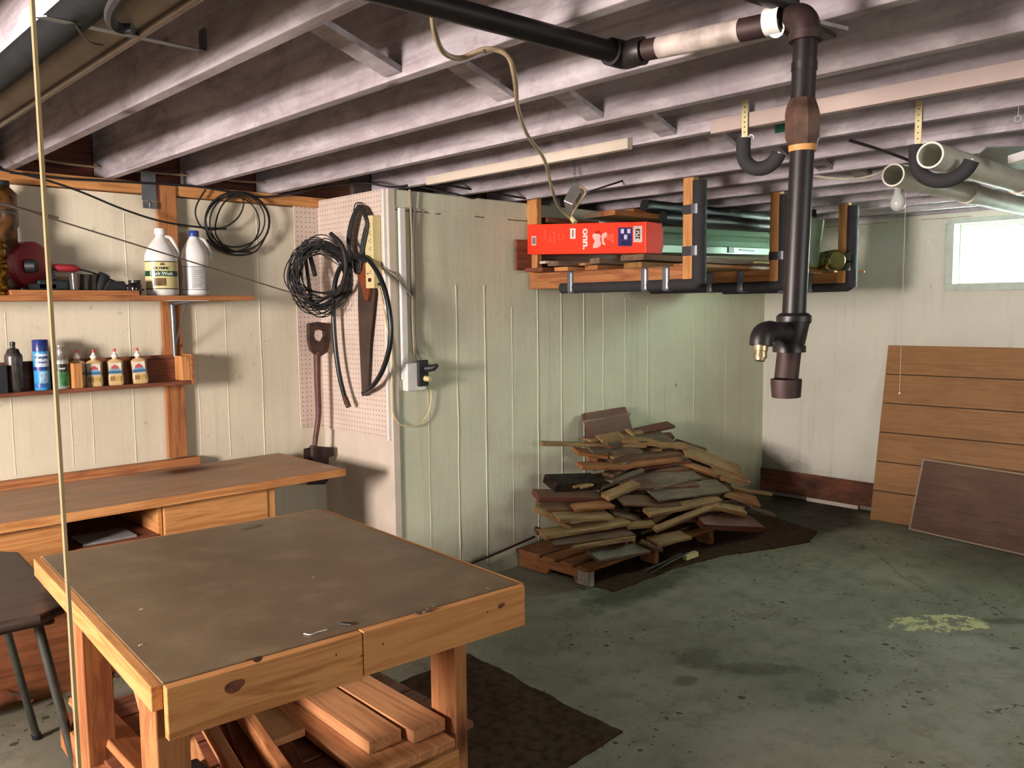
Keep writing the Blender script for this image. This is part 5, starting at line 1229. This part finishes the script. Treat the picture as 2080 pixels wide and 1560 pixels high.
# ------------------------------------------------------------------ pallet and scrap wood pile
t = thing('wooden_pallet', (3.9, 3.15, 0), 'wooden pallet on the dark rug carrying the scrap wood pile', 'pallet')
X0, X1, Y0, Y1 = 3.315, 4.50, 2.90, 3.44; PH = .125
M_pal = wood('pallet_wood_', '#6d4426', '#8a5b34', 'x', .4, .75, dirt='#3d2a1c', dirtamt=.5); M_paly = wood('pallet_wood_', '#6d4426', '#8a5b34', 'y', .4, .75, dirt='#3d2a1c', dirtamt=.5)
for i, x in enumerate((X0, (X0 + X1) / 2 - .02, X1 - .04)):
    mb = MB(); n = Y1 - Y0
    poly = [(0, 0), (.10, 0), (.12, .035), (.30, .035), (.32, 0), (n, 0), (n, .085), (0, .085)]
    mb.prism(poly, Matrix(((0, 0, 1, x), (1, 0, 0, Y0), (0, 1, 0, .008), (0, 0, 0, 1))), .038); mb.build('stringer', M_paly, t, bevel=.003)
for y in (Y0 - .005, Y0 + .12, Y0 + .25, Y0 + .37, Y0 + .46): MB().box((X0 - .01, y, .093), (X1, y + .09, .111)).build('deck_board', M_pal, t, bevel=.003)
lbm = plain('printed_pallet_label', '#8f8a80', .6, var=.2, scale=90)
MB().box((X0 - .0015, Y0 + .005, .012), (X0 - .0002, Y0 + .085, .088)).build('paper_label', lbm, t)
MB().box((X0 + .0, Y0 - .0015, .012), (X0 + .036, Y0 - .0002, .088)).build('paper_label', lbm, t)

rnd = random.Random(11)
C3 = lambda x, y: (1000 + x / 2.889, 800 + y / 2.889)
def on_heap(px, py, lift=0):
    """point where the sloping front of the heap is seen"""
    d = R3 @ V((px - CX, -(py - CY), -F_PX)); n = V((0, -.60, .50)).normalized(); p0 = V((3.9, 2.90, .135))
    k = (p0 - EYE).dot(n) / d.dot(n); p = EYE + d * k; return p + n * lift
GR = lambda: wood('grey_scrap_wood_', '#54483c', '#6e5f4e', 'x', .3, .8, dirt='#3e332a', dirtamt=.5)  # scrap tones darkened, the pile's shade is put into the wood colours
BR_ = lambda: wood('brown_scrap_wood_', '#49301f', '#66452f', 'x', .4, .75, dirt='#33241a', dirtamt=.5)
TN = lambda: wood('tan_scrap_wood_', '#73573a', '#93734c', 'x', .4, .7, dirt='#5d472f', dirtamt=.4)
OR = lambda: wood('orange_scrap_wood_', '#74482b', '#905e38', 'x', .4, .7)
RD = lambda: wood('red_scrap_wood_', '#4a281d', '#5f3526', 'x', .2, .7)
# buried layers
lay = 0
def hw(z): return (3.42 + .45 * max(0, z - .15) / .6 + (.0 if z < .6 else .1), 5.25 - 1.15 * ((z - .15) / .6) ** 1.1)
z = .130; rows = []
while z < .70:
    f = (z - .13) / .62; yf = 2.93 + f * .43; xa, xb = hw(max(z, .15)); yb = 3.42
    nrow = 3 if f < .35 else 2
    for r_ in range(nrow):
        L = rnd.uniform(.45, .85) if f < .6 else rnd.uniform(.35, .55)
        xc_ = xa + L / 2 + (xb - xa - L) * ((r_ + rnd.uniform(.1, .9)) / nrow) if xb - xa > L else (xa + xb) / 2
        yaw = rnd.uniform(-.35, .35); yc = rnd.uniform(yf + .07, max(yf + .08, yb - .12)); wv = rnd.uniform(.07, .13)
        dd = V((math.cos(yaw), math.sin(yaw), rnd.uniform(-.03, .03))); c = V((xc_, yc, z))
        a, b = c - dd * L / 2, c + dd * L / 2
        for q in (a, b):
            q.y = min(q.y, 3.42 - wv / 2); q.x = min(q.x, 5.9)
        m_ = rnd.choice((GR, BR_, BR_, OR, TN, RD))()
        rows.append((a, b, wv, rnd.uniform(.014, .024), m_))
    z += .0235
for i, (a, b, wv, th, m_) in enumerate(rows):
    o = plank('scrap_board', a, b, wv, th, m_, up=(rnd.uniform(-.06, .06), rnd.uniform(-.12, .02), 1), jag=.02)
    q = 'bottom' if a.z < .3 else 'middle' if a.z < .5 else 'upper'
    kn = m_.name.split('_')[0]; kn = {'red': 'dark red', 'fresh': 'pale'}.get(kn, kn)
    tag(o, '%s scrap board buried inside the %s layers of the wood pile' % (kn, q), 'scrap board', kn + ' scrap boards buried in the %s layers of the pile' % q)
# the boards one can pick out, drawn on the heap's face
vis = [
 # x1,y1,x2,y2, width, thick, material, lift, up, label
 (515,170,755,128,.07,.02,RD,.03,(0,-.8,.5),'dark red board end lying highest at the top left of the pile'),
 (530,232,785,188,.11,.018,RD,.035,(0,-.9,.35),'dark red-brown board with a pale top edge tilted up near the top of the pile'),
 (512,192,780,146,.012,.012,TN,.055,(0,-.5,.8),'thin pale lath edge along the topmost dark red board'),
 (850,222,1045,182,.06,.02,RD,.0,(0,-.4,.9),'dark board sticking out at the top right of the pile'),
 (900,262,1056,248,.055,.02,BR_,.0,(0,-.5,.8),'short brown board just below the dark one at the top right'),
 (800,255,1010,262,.16,.014,GR,.02,(.05,-.35,1),'grey plywood piece lying flat near the top of the pile'),
 (595,288,735,268,.075,.014,TN,.045,(0,-.4,1),'light square scrap just under the tilted red board'),
 (725,288,1108,334,.045,.035,TN,.05,(0,-.3,1),'long light squared timber across the top of the pile'),
 (266,307,872,318,.035,.02,TN,.03,(0,-.2,1),'long thin tan stick pointing out to the left of the pile'),
 (755,230,800,268,.03,.012,TN,.05,(0,-.6,1),'short pale peg standing near the top of the pile'),
 (475,345,640,370,.08,.02,OR,.02,(0,-.3,1),'orange board end below the long thin stick'),
 (530,395,590,408,.03,.02,OR,.04,(0,-.3,1),'small bright orange block end on the left of the pile'),
 (560,350,840,345,.06,.02,GR,.03,(0,-.3,1),'grey board under the long thin stick'),
 (660,390,1075,352,.08,.025,BR_,.015,(0,-.3,1),'brown board crossing below the long squared timber'),
 (490,438,760,440,.06,.02,OR,.03,(0,-.35,1),'bowed orange strip, left half, across the upper middle of the pile'),
 (740,438,1080,394,.05,.02,OR,.03,(0,-.35,1),'bowed orange strip, right half, across the upper middle of the pile'),
 (1100,335,1440,470,.11,.018,TN,.03,(.2,-.85,.8),'wide tan board sloping down the right shoulder of the pile'),
 (1120,425,1300,482,.05,.022,OR,.02,(.2,-.8,.8),'orange-edged board under the wide sloping one on the right'),
 (1080,300,1260,360,.10,.018,BR_,.0,(.1,-.9,.8),'brown board just under the squared timber on the right'),
 (1180,400,1390,450,.10,.018,GR,-.02,(.1,-.9,.8),'grey board behind the right shoulder of the pile'),
 (1280,455,1480,510,.07,.03,TN,.015,(.2,-.8,.8),'stubby tan board at the right shoulder of the pile'),
 (1330,500,1484,530,.04,.03,TN,.02,(.15,-.3,1),'short light block under the right shoulder'),
 (1200,480,1400,560,.08,.02,BR_,.0,(.2,-.8,.8),'brown board half buried on the right side'),
 (1390,560,1622,598,.035,.018,TN,.02,(.1,-.2,1),'thin pointed tan board sticking out farthest right'),
 (1335,570,1545,640,.08,.025,OR,.01,(.15,-.7,.8),'reddish tan board at the lower right of the pile'),
 (1340,600,1470,640,.035,.03,TN,.03,(.1,-.3,1),'small light chunk at the lower right of the pile'),
 (1500,660,1640,706,.07,.02,GR,.0,(.1,-.2,1),'grey board touching the floor at the far right of the pile'),
 (330,530,600,520,.11,.05,lambda: plain('dark_bark', '#2e241d', .95, 0, .1, var=.4, scale=30),.01,(0,-.3,1),'dark chunk of bark on the left of the pile'),
 (440,570,520,548,.03,.012,TN,.05,(.1,-.3,1),'small pale chip lying on the bark'),
 (480,575,545,560,.03,.012,TN,.055,(-.2,-.3,1),'second pale chip lying on the bark'),
 (238,605,620,612,.075,.03,RD,.02,(0,-.35,1),'dark red-brown plank end poking out on the left, at mid height'),
 (620,560,872,458,.03,.02,GR,.02,(0,-.3,1),'thin grey lath slanting up in the middle of the pile'),
 (735,535,1150,520,.13,.016,BR_,.025,(0,-.42,1),'wide brown plywood sheet in the middle of the pile'),
 (890,540,1170,480,.12,.012,GR,.03,(0,-.45,1),'grey-brown plywood triangle in the middle of the pile'),
 (900,612,1328,566,.13,.014,GR,.05,(0,-.42,1),'wide grey plywood piece, right of the middle'),
 (720,640,1180,655,.10,.014,BR_,.035,(0,-.42,1),'brown sheet with a pale edge under the wide grey piece'),
 (615,645,795,568,.055,.026,TN,.075,(0,-.3,1),'short light board slanting up in the centre front of the pile'),
 (270,668,600,672,.10,.02,BR_,.02,(0,-.3,1),'brown board under the dark red plank on the left'),
 (220,685,430,800,.05,.022,TN,.04,(0,-.3,1),'long edge of a tan board pointing toward the camera at the left'),
 (330,720,640,715,.14,.022,TN,.035,(0,-.32,1),'broad tan board with a bright sawn end on the left'),
 (435,700,650,680,.06,.02,OR,.06,(0,-.3,1),'orange board resting on the broad tan board'),
 (260,845,765,765,.07,.022,TN,.035,(0,-.25,1),'long tan board low on the left front of the pile'),
 (310,885,790,825,.09,.02,BR_,.025,(0,-.25,1),'brown board just above the pallet deck at the left front'),
 (440,905,790,850,.06,.025,TN,.03,(0,-.25,1),'tan board lying on the pallet at the left front'),
 (765,792,920,780,.045,.022,TN,.035,(0,-.3,1),'short light block lying in the front centre'),
 (870,725,1295,640,.06,.022,TN,.05,(0,-.4,1),'light board slanting up to the right in the front of the pile'),
 (915,825,1290,672,.035,.022,TN,.055,(0,-.4,1),'narrow tan board leaning below the slanted light board'),
 (1250,672,1442,712,.065,.028,TN,.05,(0,-.45,1),'stout light block at the right front of the pile'),
 (1190,745,1540,765,.13,.04,RD,.01,(0,-.4,1),'thick dark red slab with a rounded end at the right foot of the pile'),
 (930,870,1130,835,.09,.018,TN,.01,(0,-.2,1),'pale board lying on the middle of the pallet'),
 (580,960,880,915,.10,.018,GR,.012,(0,-.2,1),'weathered board lying on the pallet front edge'),
 (850,880,970,930,.035,.02,BR_,.03,(.1,-.3,1),'small brown stick over the pallet edge'),
 (255,800,420,860,.07,.02,BR_,.0,(0,-.2,1),'brown board stub at the lower left of the pile'),
 (700,690,870,745,.08,.02,BR_,.0,(0,-.4,1),'dark board in the hollow at the front centre'),
]
random.seed(5)
for (x1, y1, x2, y2, wd, th, mf, lift, up, lab) in vis:
    a, b = on_heap(*C3(x1, y1), lift), on_heap(*C3(x2, y2), lift)
    for q in (a, b): q.y = min(q.y, 3.44 - .03)
    tag(plank('scrap_board', a, b, wd * 1.22, th, mf(), up=up, jag=.012), lab, 'scrap board', 'scrap boards on the face of the wood pile')
# loose metal strips at the pile foot
for i, (a, b) in enumerate((((890, 1040), (1110, 935)), ((930, 1050), (1150, 930)))):
    p, q = at(*C3(*a), 2, .012), at(*C3(*b), 2, .05)
    tag(plank('metal_strip', p, q, .016, .003, M_steel), ('thin grey metal strip at the foot of the pile, the left one', 'thin grey metal strip at the foot of the pile, the right one')[i], 'strip', 'metal strips by the pallet')
p = at(*C3(1130, 960), 2, .02)
tag(plank('scrap_block', p + V((0, 0, .0)), p + V((.09, -.02, .01)), .035, .03, M_cream), 'small cream scrap piece at the foot of the pile', 'scrap')
